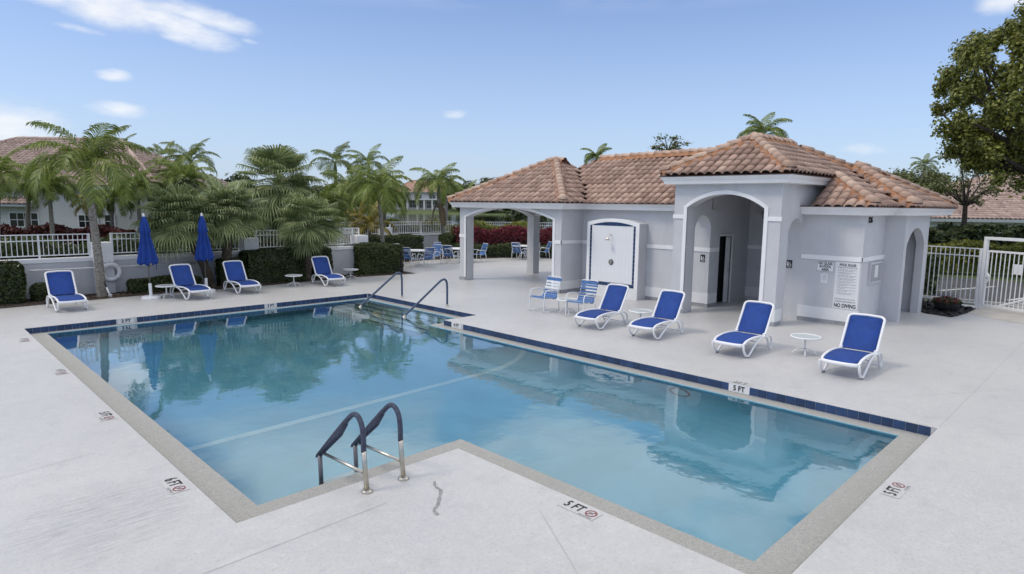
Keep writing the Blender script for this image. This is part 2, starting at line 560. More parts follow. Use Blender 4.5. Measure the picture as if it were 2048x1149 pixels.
def tag(o, label, cat, group=None):
    o['label'] = label
    o['category'] = cat
    if group:
        o['group'] = group
    return o


def struct(o, kind='structure'):
    o['kind'] = kind
    return o


def dup(root, loc, rz, label, group=None):
    def cp(o, par):
        c = o.copy()
        COL.objects.link(c)
        c.parent = par
        for ch in kids.get(o.name, []):
            cp(ch, c)
        return c
    kids = {}
    for o in COL.objects:
        if o.parent:
            kids.setdefault(o.parent.name, []).append(o)
    r = cp(root, None)
    r.location = loc
    r.rotation_euler = (0, 0, rz)
    r['label'] = label
    if group:
        r['group'] = group
    return r


def smooth_path(pts, n=6):
    """Catmull-Rom through 3D points"""
    P = [Vector(p) for p in pts]
    out = []
    for i in range(len(P) - 1):
        p0 = P[max(i - 1, 0)]
        p1, p2 = P[i], P[i + 1]
        p3 = P[min(i + 2, len(P) - 1)]
        for k in range(n):
            t = k / n
            out.append(0.5 * ((2 * p1) + (p2 - p0) * t + (2 * p0 - 5 * p1 + 4 * p2 - p3) * t * t + (3 * p1 - p0 - 3 * p2 + p3) * t ** 3))
    out.append(P[-1])
    return out


def text_mesh(body, size, name='lettering', bold=0.0, extrude=0.001, narrow=1.0, align='CENTER'):
    cu = bpy.data.curves.new(name, 'FONT')
    cu.body = body
    cu.size = size
    cu.align_x = align
    cu.align_y = 'CENTER'
    cu.extrude = extrude
    cu.offset = bold
    ob = bpy.data.objects.new(name, cu)
    COL.objects.link(ob)
    bpy.context.view_layer.update()
    dg = bpy.context.evaluated_depsgraph_get()
    me = bpy.data.meshes.new_from_object(ob.evaluated_get(dg))
    me.name = name
    bpy.data.objects.remove(ob)
    bpy.data.curves.remove(cu)
    if narrow != 1.0:
        for v in me.vertices:
            v.co.x *= narrow
    me.materials.clear()
    return me


def frame_matrix(o, xdir, ydir):
    """4x4 with origin o, local x along xdir, local y along ydir"""
    x = Vector(xdir).normalized()
    y = Vector(ydir).normalized()
    z = x.cross(y)
    return Matrix(((x.x, y.x, z.x, o[0]), (x.y, y.y, z.y, o[1]), (x.z, y.z, z.z, o[2]), (0, 0, 0, 1)))


def place(o, o3, xdir, ydir):
    o.matrix_local = frame_matrix(o3, xdir, ydir)
    return o


# ------------------------------------------------------------------ ground, deck, water
POOL = [(2.13, 5.765), (4.83, 5.765), (4.83, 1.81), (10.15, 1.81), (10.15, 12.70), (11.30, 12.70), (11.30, 18.15), (2.13, 18.15)]


def in_pool(x, y):
    if 2.13 < x < 10.15 and 5.765 < y < 18.15:
        return True
    if 4.83 < x < 10.15 and 1.81 < y <= 5.765:
        return True
    return 10.15 <= x < 11.30 and 12.70 < y < 18.15


def grid_sheet(xs, ys, z, inside, mb=None):
    mb = mb or MB()
    for i in range(len(xs) - 1):
        for j in range(len(ys) - 1):
            if inside((xs[i] + xs[i + 1]) / 2, (ys[j] + ys[j + 1]) / 2):
                mb.add([(xs[i], ys[j], z), (xs[i + 1], ys[j], z), (xs[i + 1], ys[j + 1], z), (xs[i], ys[j + 1], z)], [(0, 1, 2, 3)])
    return mb


def on_deck(x, y):
    return not in_pool(x, y)


mb = grid_sheet([-25, 2.13, 4.83, 10.15, 11.30, 24.55], [-25, 1.81, 5.765, 12.70, 18.15, 24.0], 0.0, on_deck)
mb.add([(14.2, 24.0, 0), (30, 24.0, 0), (30, 28.6, 0), (14.2, 28.6, 0)], [(0, 1, 2, 3)])
mb.add([(24.55, 9.0, 0), (30, 9.0, 0), (30, 24.0, 0), (24.55, 24.0, 0)], [(0, 1, 2, 3)])
deck = struct(mb.build('pool_deck', M['deck'], fix=False))
# long hand-tooled joints of the deck paint, and one repaired crack
mb = MB()


def strip(mb, pts, w, z):
    for (a, b) in zip(pts[:-1], pts[1:]):
        a = Vector((*a, z))
        b = Vector((*b, z))
        d = (b - a).normalized()
        n = Vector((-d.y, d.x, 0)) * w / 2
        mb.add([a - n, b - n, b + n, a + n], [(0, 1, 2, 3)])


for pts in ([(10.2, 1.81), (24.4, 1.83)], [(-6, 5.0), (3.4, 5.15)], [(4.4, 4.0), (2.6, 1.0), (1.0, -2.0)], [(10.3, 1.5), (11.6, -0.4), (12.4, -2.5)], [(-8, 7.1), (1.6, 8.6)], [(11.4, 2.6), (14, 1.0), (16.5, 0.4)]):
    strip(mb, pts, 0.006, 0.004)
o = mb.build('deck_joint', pmat('deck joint paint', (0.43, 0.43, 0.435), 0.8), deck, fix=False)  # joint lines in a slightly darker grey than the deck
mb = MB()
prev = None
cp = smooth_path([(4.04, 5.22, 0), (3.97, 5.12, 0), (3.95, 5.00, 0), (3.86, 4.90, 0), (3.72, 4.76, 0), (3.63, 4.70, 0), (3.60, 4.60, 0)], 5)
rng = random.Random(3)
strip_w = [0.03 * (0.5 + rng.random() * 0.9) for _ in cp]
for i in range(len(cp) - 1):
    a, b = cp[i], cp[i + 1]
    d = (b - a).normalized()
    n = Vector((-d.y, d.x, 0))
    mb.add([(a + n * strip_w[i] / 2) + Vector((0, 0, .005)), (a - n * strip_w[i] / 2) + Vector((0, 0, .005)), (b - n * strip_w[i + 1] / 2) + Vector((0, 0, .005)), (b + n * strip_w[i + 1] / 2) + Vector((0, 0, .005))], [(0, 1, 2, 3)])
mb.build('crack', pmat('grey crack filler', (0.27, 0.27, 0.275), 0.8, 0.25, 30), deck, fix=False)

mb = MB()
mb.add([(-700, -700, -0.03), (1100, -700, -0.03), (1100, 1100, -0.03), (-700, 1100, -0.03)], [(0, 1, 2, 3)])
# the basin has to pass through the lawn sheet, so cut it out as a frame of four quads
mb = MB()
for (x0, x1, y0, y1) in ((-700, 1.0, -700, 1100), (13.0, 1100, -700, 1100), (1.0, 13.0, -700, 1.0), (1.0, 13.0, 19.5, 1100)):
    mb.add([(x0, y0, -0.03), (x1, y0, -0.03), (x1, y1, -0.03), (x0, y1, -0.03)], [(0, 1, 2, 3)])
struct(mb.build('lawn', M['lawn'], fix=False))

# lake behind the garden (laid out in the view's own diagonal: u to the right, v away)
ru = Vector((0.7103, -0.7038, 0)).normalized()
rv = Vector((0.7038, 0.7103, 0)).normalized()


def uv(u, v, z=0.0):
    p = ru * u + rv * v
    return (p.x, p.y, z)


mb = MB()
lk = [(-75, 70), (-60, 56), (-20, 52), (25, 54), (60, 60), (95, 90), (80, 150), (40, 178), (-10, 186), (-60, 170), (-90, 120)]
mb.add([uv(u, v, -0.015) for u, v in lk], [tuple(range(len(lk)))])
struct(mb.build('lake', M['lake'], fix=False))
mb = MB()
for i in range(-16, 16):
    u0, u1 = i * 10, i * 10 + 10
    mb.add([uv(u0, 176, -0.02), uv(u1, 176, -0.02), uv(u1, 198, 0.9), uv(u0, 198, 0.9)], [(0, 1, 2, 3)])
    mb.add([uv(u0, 198, 0.9), uv(u1, 198, 0.9), uv(u1, 420, 1.2), uv(u0, 420, 1.2)], [(0, 1, 2, 3)])
struct(mb.build('far_bank', M['lawn'], fix=False))

# drive beyond the gate
mb = MB()
mb.add([(25.2, -25, -0.02), (34.5, -25, -0.02), (34.5, 9, -0.02), (25.2, 9, -0.02)], [(0, 1, 2, 3)])
struct(mb.build('asphalt_drive', M['asphalt'], fix=False))
mb = MB()
mb.box(25.0, 25.2, -25, 9, -0.1, 0.10)
struct(mb.build('drive_kerb', M['concrete']))
mb = MB()
mb.add([(21.5, -12, .004), (25.0, -12, .004), (25.0, 3.55, .004), (23.6, 3.55, .004), (22.4, 3.55, .004), (21.6, 2.5, .004)], [tuple(range(6))])
struct(mb.build('concrete_path', M['concrete'], fix=False))
mb = MB()
strip(mb, [(28.2, 5.4), (31.5, 4.2)], 0.14, -0.012)
strip(mb, [(27.0, 3.2), (30.8, 2.2)], 0.14, -0.012)
struct(mb.build('parking_line', M['roadline'], fix=False))

# ------------------------------------------------------------------ swimming pool
pool = thing('swimming_pool', 'L shaped swimming pool with navy tile rim and grey gutter ledge', 'pool', (0, 0, 0))
ZL, ZW = -0.14, -0.152
# water outline (inner edge of the ledge)
WX0, WX1, WY0, WY1, NX, NY = 2.53, 9.88, 2.205, 17.98, 5.29, 6.26


def in_water(x, y):
    return (WX0 < x < WX1 and NY < y < WY1) or (NX < x < WX1 and WY0 < y <= NY) or (WX1 <= x < 11.06 and 12.98 < y < WY1)


xs = [2.13, WX0, 4.83, NX, WX1, 10.15, 11.06, 11.30]
ys = [1.81, WY0, 5.765, NY, 12.70, 12.98, WY1, 18.15]
mb = grid_sheet(xs, ys, ZL, lambda x, y: in_pool(x, y) and not in_water(x, y))
mb.build('gutter_ledge', M['coping'], pool, fix=False)
# basin: outline walls from ledge to floor
outl = [(WX0, NY), (NX, NY), (NX, WY0), (WX1, WY0), (WX1, 12.98), (11.06, 12.98), (11.06, WY1), (WX0, WY1)]
ZF = -1.40
mb = MB()
# vertical wall under the ledge all round, then a wide cove down to the floor along the long right side
for i in range(len(outl)):
    a, b = outl[i], outl[(i + 1) % len(outl)]
    mb.add([(*a, ZL + .0), (*b, ZL + .0), (*b, ZF), (*a, ZF)], [(0, 1, 2, 3)])
grid_sheet([WX0, NX, WX1, 11.06], [WY0, NY, 12.98, WY1], ZF, in_water, mb)
cove = [(WX1 - 1.0 + 1.0 * math.sin(q), ZF + 1.0 - 1.0 * math.cos(q)) for q in np.linspace(0, PI / 2, 9)]
for (p, q) in zip(cove[:-1], cove[1:]):
    mb.add([(p[0] - .004, WY0, p[1] + .004), (p[0] - .004, 12.98, p[1] + .004), (q[0] - .004, 12.98, q[1] + .004), (q[0] - .004, WY0, q[1] + .004)], [(0, 1, 2, 3)])
mb.build('basin', M['plaster'], pool, fix=False)
# entry steps
for k in range(5):
    x1 = 11.06 - 0.0
    x0 = 10.78 - 0.31 * k
    z = -0.22 - 0.16 * k
    mb = MB()
    mb.box(x0, x0 + 0.33 if k else 11.055, 12.985, WY1 - .005, ZF, z)
    mb.build('step', M['stepplaster'], pool, bevel=0.015)
    mb = MB()
    mb.box(x0 - 0.004, x0 + 0.035, 12.99, WY1 - .01, z - 0.03, z + 0.004)
    mb.build('step_edge', M['tile_blue'], pool)
# line across the floor and up the coved wall
LP = [(WX0 + .01, ZF)] + cove
for nm, Y0, Y1 in (('floor_line', 9.47, 9.62),):
    mb = MB()
    for (p, q) in zip(LP[:-1], LP[1:]):
        mb.add([(p[0] - .01, Y0, p[1] + .012), (p[0] - .01, Y1, p[1] + .012), (q[0] - .01, Y1, q[1] + .012), (q[0] - .01, Y0, q[1] + .012)], [(0, 1, 2, 3)])
    mb.add([(WX1 - .012, Y0, cove[-1][1]), (WX1 - .012, Y1, cove[-1][1]), (WX1 - .012, Y1, ZL - .02), (WX1 - .012, Y0, ZL - .02)], [(0, 1, 2, 3)])
    mb.build(nm, M['lanewhite'], pool, fix=False)
pl_ = MB().lathe([(.20, 0), (.20, .02), (.16, .03), (.02, .035)], 24).build('pool_light', M['lanewhite'], pool)
pl_.matrix_local = Matrix.Translation((WX1 - .03, 5.62, -.55)) @ Matrix.Rotation(-PI / 2, 4, 'Y')
MB().tube([(.19 * math.cos(q), .19 * math.sin(q), .025) for q in np.linspace(0, 2 * PI, 25)[:-1]], .022, 6, closed=True).build('light_ring', M['darkplastic'], pl_)

# water surface
mb = grid_sheet([WX0, NX, WX1, 11.06], [WY0, NY, 12.98, WY1], ZW, in_water)
o = struct(mb.build('pool_water', M['water'], fix=False))

# tile rim: backing of grout and one tile each
rim = [((2.13, 18.15), (11.30, 18.15), (0, -1)), ((11.30, 18.15), (11.30, 12.70), (-1, 0)), ((11.30, 12.70), (10.15, 12.70), (0, 1)), ((10.15, 12.70), (10.15, 1.81), (-1, 0)),
       ((10.15, 1.81), (4.83, 1.81), (0, 1)), ((4.83, 1.81), (4.83, 5.765), (1, 0)), ((4.83, 5.765), (2.13, 5.765), (0, 1)), ((2.13, 5.765), (2.13, 18.15), (1, 0))]
TP = 0.1545
tme = MB().box(-0.0745, 0.0745, -0.006, 0.0, -0.132, -0.006).mesh('tile')
tme.materials.append(M['tile_blue'])
markers = [(0, 4.20, '3 FT'), (0, 7.97, '3 FT'), (3, 12.19, '4 FT'), (3, 4.68, '5 FT')]
lip = MB()
for ri, (a, b, nn) in enumerate(rim):
    a, b = Vector((*a, 0)), Vector((*b, 0))
    nv = Vector((*nn, 0))
    L = (b - a).length
    d = (b - a) / L
    mb = MB()
    q = [a, b, b - nv * 0.05, a - nv * 0.05]
    mb.prism([(p.x, p.y) for p in q], lambda p: (p[0], p[1], -0.003), lambda p: (p[0], p[1], -0.15))
    mb.build('grout_bed', M['grout'], pool)
    visible = ri in (0, 1, 2, 3)
    if not visible:
        # near rims face away from the photograph's side: one joined tile strip
        mb = MB()
        nt = int(L / TP)
        for k in range(nt):
            c = a + d * (k + 0.5) * TP + nv * 0.006
            p0, p1 = c - d * 0.0745, c + d * 0.0745
            mb.add([p0 + Vector((0, 0, -.006)), p1 + Vector((0, 0, -.006)), p1 + Vector((0, 0, -.132)), p0 + Vector((0, 0, -.132))], [(0, 1, 2, 3)])
        struct(mb.build('tile_strip', M['tile_blue'], pool, fix=False), 'stuff')
        continue
    nt = int(L / TP)
    for k in range(nt):
        c = a + d * (k + 0.5) * TP
        skip = False
        for (mi, mp_, tx) in markers:
            if mi == ri:
                pos = c.x if ri == 0 else c.y
                if abs(pos - mp_) < 0.20:
                    skip = True
        if skip:
            continue
        o = mk('tile', tme, None, pool)
        place(o, (c.x, c.y, 0), -nv.cross(Vector((0, 0, 1))), -nv)
        o.location = (c.x, c.y, 0)
    lw = 0.05
for (ri, pos, tx) in markers:
    a, b, nn = rim[ri]
    mb = MB()
    if ri == 0:
        mb.box(pos - 0.185, pos + 0.185, 18.14, 18.16, -0.134, -0.004)
        xd, org = (1, 0, 0), (pos, 18.135, -0.069)
    else:
        mb.box(10.14, 10.16, pos - 0.185, pos + 0.185, -0.134, -0.004)
        xd, org = (0, -1, 0), (10.135, pos, -0.069)
    o = mb.build('depth_marker', M['signwhite'], pool)
    me = text_mesh(tx, 0.125, bold=0.003, narrow=.9)
    t = mk('lettering', me, M['ink'], o)
    place(t, org, xd, (0, 0, 1))


def no_dive(parent, c, xd, yd, r=0.062):
    """ring with a slashed diver, flat on the deck"""
    g = Vector(xd)
    h = Vector(yd)
    c = Vector(c)
    mb = MB()
    n = 24
    for k in range(n):
        a0, a1 = 2 * PI * k / n, 2 * PI * (k + 1) / n
        P = lambda a, rr: c + g * math.cos(a) * rr + h * math.sin(a) * rr
        mb.add([P(a0, r), P(a1, r), P(a1, r * .8), P(a0, r * .8)], [(0, 1, 2, 3)])
    s = (g + h).normalized()
    s2 = (g - h).normalized()
    mb.add([c + s * r * .85 + s2 * r * .09, c - s * r * .85 + s2 * r * .09, c - s * r * .85 - s2 * r * .09, c + s * r * .85 - s2 * r * .09], [(0, 1, 2, 3)])
    mb.build('prohibition_ring', M['red'], parent, fix=False)
    mb = MB()
    e = Vector((0, 0, .0008))
    q = lambda x, y: c + g * x * r + h * y * r + e
    mb.add([q(-.5, .1), q(-.1, .38), q(.05, .2), q(-.4, -.05)], [(0, 1, 2, 3)])
    mb.add([q(.0, .32), q(.45, -.25), q(.35, -.35), q(-.02, .15)], [(0, 1, 2, 3)])
    mb.build('diver_figure', M['inkgrey'], parent, fix=False)


def deck_marker(x, y, tx, xd, yd, label, sym=True, faded=False):
    t = thing('depth_marker', label, 'depth marker', (x, y, 0), 0, 'depth markers on the deck')
    g, h = Vector(xd), Vector(yd)
    mb = MB()
    q = [(-.23, -.10), (.22, -.10), (.22, .085), (-.23, .085)]
    if not sym:
        q = [(-.2, -.065), (.2, -.065), (.2, .065), (-.2, .065)]
    mb.add([g * a + h * b + Vector((0, 0, .004)) for a, b in q], [(0, 1, 2, 3)])
    mb.build('marker_tile', M['deck'], t, fix=False)
    me = text_mesh(tx, 0.175, bold=0.002, extrude=0.0004, narrow=0.70)
    o = mk('lettering', me, M['inkgrey'] if faded else M['ink'], t)
    off = -0.075 if sym else 0
    place(o, tuple(g * off + Vector((0, 0, .008))), xd, yd)
    if sym:
        no_dive(t, tuple(g * 0.135 + Vector((0, 0, .0075))), xd, yd)
        o = mk('caption', text_mesh('NO DIVING', 0.03, extrude=0.0004), M['inkgrey'], t)
        place(o, tuple(g * 0.12 - h * 0.085 + Vector((0, 0, .008))), xd, yd)
    return t


M['markerbase'] = pmat('deck paint round marker', (0.455, 0.455, 0.46), 0.7, 0.08, 14)
deck_marker(1.98, 7.03, '6 FT', (0, -1, 0), (1, 0, 0), 'black 6 FT depth marking with no diving ring beside the gutter ledge')
deck_marker(2.0, 10.01, '5 FT', (0, -1, 0), (1, 0, 0), 'black 5 FT depth marking on the deck along the long left pool edge')
deck_marker(2.0, 13.15, '4 FT', (0, -1, 0), (1, 0, 0), 'worn 4 FT depth marking on the left deck, second from the far corner', faded=True)
deck_marker(1.95, 16.66, '3 FT', (0, -1, 0), (1, 0, 0), 'worn 3 FT depth marking on the left deck nearest the far left corner', faded=True)
deck_marker(4.70, 3.72, '5 FT', (0, -1, 0), (1, 0, 0), 'black 5 FT depth marking with no diving ring in the foreground by the inner corner')
deck_marker(7.54, 1.67, '5 FT', (1, 0, 0), (0, 1, 0), 'black 5 FT depth marking with no diving ring at the right end of the pool')
deck_marker(10.29, 4.72, '5 FT', (0, 1, 0), (-1, 0, 0), 'faint upside down depth marking on the deck above the 5 FT tile', sym=False, faded=True)

# ------------------------------------------------------------------ rails
for (y, lab) in ((16.70, 'far blue sleeved stair handrail with its post next to the left end of the steps'), (14.41, 'near blue sleeved stair handrail closest to the tiled corner of the steps')):
    t = thing('stair_handrail', lab, 'handrail', (11.64, y, 0), 0, 'handrails of the pool steps')
    path = [(0, 0, 0.02), (0, 0, 0.40), (-.005, 0, 0.62), (-.03, 0, 0.74), (-.10, 0, 0.80), (-.19, 0, 0.79), (-.29, 0, 0.74), (-1.0, 0, 0.24), (-1.5, 0, -0.10), (-1.57, 0, -0.20), (-1.59, 0, -0.45)]
    MB().tube(smooth_path(path[:7], 4)[:-1] + [Vector(p) for p in path[6:]], 0.032, 10).build('rail', M['railvinyl'], t, smooth=True)
    MB().lathe([(0.055, 0.0), (0.055, 0.015), (0.034, 0.03), (0.034, 0.06)], 14).build('post_collar', M['steel'], t, smooth=False)
    mb = MB()
    mb.tube([(-1.50, 0, -0.10), (-1.57, 0, -0.20), (-1.59, 0, -0.47)], 0.036, 10)
    mb.build('foot_socket', M['steel'], t, smooth=True)

for (x, lab) in ((3.37, 'nearer padded pool ladder grab rail with steel post and crossbar'), (3.83, 'padded pool ladder grab rail on the right, next to the deck corner')):
    t = thing('ladder_rail', lab, 'ladder rail', (x, 5.50, 0), 0, 'grab rails of the pool ladder')
    arch = smooth_path([(0, 0.05, 0.42), (0, 0.055, 0.60), (0, 0.09, 0.72), (0, 0.17, 0.785), (0, 0.27, 0.765), (0, 0.40, 0.66)], 4)
    MB().tube([(0, 0, 0.0), (0, 0.03, 0.25), (0, 0.05, 0.45)], 0.026, 12).build('deck_post', M['steel'], t, smooth=True)
    MB().tube(arch, 0.028, 12).build('padded_arch', M['railblue'], t, smooth=True)
    sl = MB()
    sl.tube([(0, 0.38, 0.68), (0, 0.70, 0.395), (0, 1.06, 0.075)], [0.029, 0.029, 0.022], 12)
    sl.add([(-.035, .40, .63), (.035, .40, .63), (.03, 1.07, .055), (-.03, 1.07, .055), (-.012, .50, .47), (.012, .50, .47), (.012, .98, .09), (-.012, .98, .09)], [(0, 1, 2, 3), (4, 5, 6, 7), (0, 1, 5, 4), (1, 2, 6, 5), (2, 3, 7, 6), (3, 0, 4, 7)])
    sl.build('padded_slope', M['railblue'], t, smooth=True)
    MB().tube([(0, 1.00, 0.12), (0, 0.985, -0.2), (0, 0.98, -1.2)], 0.026, 10).build('water_post', M['darksteel'] if 'darksteel' in M else M['umbpole'], t, smooth=True)
    MB().tube([(0, 0.075, 0.19), (0, 0.99, 0.145)], 0.018, 10).build('crossbar', M['steel'], t, smooth=True)
    MB().lathe([(0.062, 0.0), (0.062, 0.014), (0.05, 0.03), (0.03, 0.034)], 20).build('base_flange', M['steel'], t)
t = thing('ladder_treads', 'pale ladder treads under the water between the padded rails', 'ladder', (3.6, 6.48, -0.5))
for k in range(3):
    MB().box(-.21, .21, -.14, .03, .16 - .27 * k, .19 - .27 * k).build('tread', M['plastic'], t, bevel=.008)

# ------------------------------------------------------------------ pool house
ph = thing('pool_house', 'grey stucco pool house with arched portico, open pavilion and clay tile roof', 'building', (0, 0, 0))
EV = 2.93   # wall head under the cornice


def arc_pts(s0, s1, spring, apex, n=16):
    w = (s1 - s0) / 2
    rise = apex - spring
    c = (s0 + s1) / 2
    if rise < w:
        rad = (w * w + rise * rise) / (2 * rise)
        cz = apex - rad
        a0 = math.asin(w / rad)
        return [(c + rad * math.sin(-a0 + 2 * a0 * i / n), cz + rad * math.cos(-a0 + 2 * a0 * i / n)) for i in range(n + 1)]
    return [(c - w * math.cos(PI * i / n), spring + rise * math.sin(PI * i / n)) for i in range(n + 1)]


def arch_poly(s_a, s_b, ztop, s0, s1, spring, apex):
    return [(s_a, 0), (s0, 0)] + arc_pts(s0, s1, spring, apex) + [(s1, 0), (s_b, 0), (s_b, ztop), (s_a, ztop)]


def half_arch_poly(s_a, ztop, s0, s1, spring, apex):
    return [(s_a, 0), (s0, 0)] + arc_pts(s0, s1, spring, apex) + [(s1, ztop), (s_a, ztop)]


def plane_map(axis, c):
    if axis == 'x':     # wall in plane x=c, s runs along y
        return lambda p: (c, p[0], p[1])
    return lambda p: (p[0], c, p[1])


def arch_wall(name, axis, c0, c1, poly, mat=None):
    mb = MB().prism(poly, plane_map(axis, c0), plane_map(axis, c1))
    me = mb.mesh(name)
    bm = bmesh.new()
    bm.from_mesh(me)
    bmesh.ops.triangulate(bm, faces=[f for f in bm.faces if len(f.verts) > 4])
    bmesh.ops.recalc_face_normals(bm, faces=bm.faces)
    bm.to_mesh(me)
    bm.free()
    return mk(name, me, mat or M['wall'], ph)


def arch_trim(axis, c0, c1, s0, s1, spring, apex, w=0.10, zb=0.0):
    inner = [(s0, zb)] + arc_pts(s0, s1, spring, apex) + [(s1, zb)]
    k = w * 0.75
    outer = [(s0 - w, zb)] + arc_pts(s0 - w, s1 + w, spring + w * .35, apex + w) + [(s1 + w, zb)]
    n = len(inner)
    f0, f1 = plane_map(axis, c0), plane_map(axis, c1)
    vs_ = [f0(p) for p in inner] + [f0(p) for p in outer] + [f1(p) for p in inner] + [f1(p) for p in outer]
    fs = []
    for i in range(n - 1):
        fs += [(i, i + 1, n + i + 1, n + i), (2 * n + i, 3 * n + i, 3 * n + i + 1, 2 * n + i + 1), (n + i, n + i + 1, 3 * n + i + 1, 3 * n + i), (i, 2 * n + i, 2 * n + i + 1, i + 1)]
    return MB().add(vs_, fs).build('arch_trim', M['white'], ph)


def pbox(name, mat, *a, bevel=0.0):
    return MB().box(*a).build(name, M[mat], ph, bevel=bevel)


# main body walls
pbox('wall', 'wall', 17.43, 17.63, 9.205, 14.04, 0, EV)
pbox('wall', 'wall', 17.43, 17.63, 5.05, 6.95, 0, EV)
pbox('wall', 'wall', 17.63, 19.20, 5.05, 5.25, 0, EV)
pbox('wall', 'wall', 19.20, 19.34, 4.58, 5.25, 0, EV)
arch_wall('wall', 'y', 4.58, 4.78, arch_poly(19.341, 21.70, EV, 19.44, 21.30, 2.02, 2.50))
pbox('wall', 'wall', 21.50, 21.70, 4.781, 6.0, 0, EV)
pbox('wall', 'wall', 19.34, 21.5, 5.75, 5.9, 0, EV)
pbox('wall', 'wall', 21.70, 23.0, 5.05, 5.2, 0, EV)
pbox('wall', 'wall', 22.8, 23.0, 5.2, 14.04, 0, EV)
pbox('wall', 'wall', 16.65, 22.8, 14.041, 14.405, 0, EV)
# recess behind the portico
arch_poly_door = [(17.631, 0), (18.03, 0), (18.03, 2.12), (18.94, 2.12), (18.94, 0), (20.1, 0), (20.1, 3.6), (17.631, 3.6)]
arch_wall('wall', 'y', 9.27, 9.47, arch_poly_door)
pbox('wall', 'wall', 20.1, 20.3, 6.7, 9.47, 0, 3.6)
pbox('wall', 'wall', 17.63, 20.1, 6.75, 6.95, 0, 3.6)
pbox('ceiling', 'plinth', 16.0, 20.2, 6.6, 9.5, 3.5, 3.58)
pbox('ceiling', 'plinth', 16.4, 20.4, 14.4, 19.2, 2.86, 2.92)
# portico
PX = 15.93
arch_wall('wall', 'x', PX, PX + .40, arch_poly(6.54, 9.55, 3.62, 6.96, 9.145, 2.98, 3.345))
arch_trim('x', PX - .03, PX + .02, 6.96, 9.145, 2.98, 3.345, zb=.42)
arch_wall('wall', 'y', 6.541, 6.90, half_arch_poly(PX + .40, 3.62, 16.46, 17.43, 2.38, 2.74))
arch_wall('wall', 'y', 9.20, 9.549, half_arch_poly(PX + .40, 3.62, 16.50, 17.43, 2.38, 2.76))
pbox('wall', 'wall', 17.43, 18.6, 6.541, 6.74, EV + .005, 3.62)
pbox('wall', 'wall', 17.43, 18.6, 9.475, 9.549, EV + .005, 3.62)
for (a, b) in ((6.515, 6.86), (9.245, 9.575)):
    pbox('band_trim', 'white', PX - .025, PX + .01, a, b, 2.67, 2.78)
# pavilion
VX = 16.28
arch_wall('wall', 'x', VX, VX + .37, arch_poly(14.041, 19.35, EV, 14.42, 18.97, 2.50, 2.86))
arch_trim('x', VX - .025, VX + .02, 14.42, 18.97, 2.50, 2.86, 0.10, 0.13)
arch_wall('wall', 'y', 18.97, 19.35, arch_poly(VX + .37, 20.16, EV, VX + .39, 20.15, 2.50, 2.86))
arch_wall('wall', 'x', 20.16, 20.53, arch_poly(14.41, 19.35, EV, 14.42, 18.97, 2.50, 2.86))
for (a, b, c, d) in ((VX - .02, VX + .005, 18.96, 19.37), (VX - .02, VX + .005, 14.02, 14.33), (VX - .02, 17.43, 14.02, 14.045)):
    pbox('band_trim', 'white', a, b, c, d, 1.69, 1.81)
    pbox('footing', 'basegrey', a + .008, b, c + .008, d - .008, 0.0, 0.12)
pbox('plinth', 'plinth', VX - .015, 17.43, 14.025, 14.043, 0.12, 0.41)
# bands, plinths and footings of the main wall
for (y0, y1) in ((9.185, 11.38), (13.46, 14.02), (5.03, 6.54)):
    pbox('band_trim', 'white', 17.405, 17.44, y0, y1, 1.67, 1.79)
    pbox('plinth', 'plinth', 17.41, 17.44, y0 + .003, y1, 0.11, 0.42)
    pbox('footing', 'basegrey', 17.418, 17.44, y0 + .006, y1, 0.0, 0.11)
pbox('band_trim', 'white', 17.405, 19.2, 5.025, 5.055, 1.672, 1.788)
pbox('band_trim', 'white', 17.402, 17.97, 9.18, 9.275, 1.667, 1.793)
pbox('plinth', 'plinth', 17.407, 17.97, 9.183, 9.275, 0.108, 0.423)
pbox('footing', 'basegrey', 17.415, 17.97, 9.188, 9.275, 0.0, 0.107)
pbox('wall', 'wall', 17.632, 18.03, 9.206, 9.269, 0, 2.9)
pbox('band_trim', 'white', 20.075, 20.11, 6.95, 9.27, 1.67, 1.79)
pbox('plinth', 'plinth', 20.08, 20.11, 6.95, 9.27, 0.11, 0.42)
for (a, b) in ((6.53, 6.955), (9.15, 9.56)):
    pbox('plinth', 'plinth', PX - .02, PX + .42, a, b, 0.11, 0.43)
    pbox('footing', 'basegrey', PX - .011, PX + .411, a + .006, b - .006, 0.0, 0.11)
# door of the restroom, ajar on a solid box coloured black as the room's darkness
door = MB().box(18.70, 18.90, 9.30, 9.34, 0.02, 2.08).build('door', M['plinth'], ph)
MB().tube([(18.74, 9.27, 1.05), (18.74, 9.22, 1.05), (18.82, 9.22, 1.05)], 0.012, 8).build('handle', M['steel'], door)
for (a, b, c, d) in ((17.98, 18.03, 0, 2.17), (18.94, 18.99, 0, 2.17), (18.03, 18.94, 2.12, 2.17)):
    pbox('door_frame', 'white', a, b, 9.24, 9.30, c, d)
pbox('dark_room_box', 'dark', 17.7, 19.6, 9.48, 11.0, 0.0, 2.6)
pbox('door_sill', 'basegrey', 18.03, 18.94, 9.26, 9.46, 0.0, 0.02)
# window in the recess of the right end
w_ = MB().box(19.95, 20.75, 5.70, 5.745, 1.52, 2.32).build('window', M['window'], ph)
for a in ((19.93, 20.0, 1.50, 2.34), (20.70, 20.77, 1.50, 2.34), (20.33, 20.37, 1.52, 2.32), (20.0, 20.7, 2.28, 2.34), (20.0, 20.7, 1.50, 1.55), (20.0, 20.7, 1.9, 1.94)):
    MB().box(a[0], a[1], 5.67, 5.71, a[2], a[3]).build('window_frame', M['white'], w_)

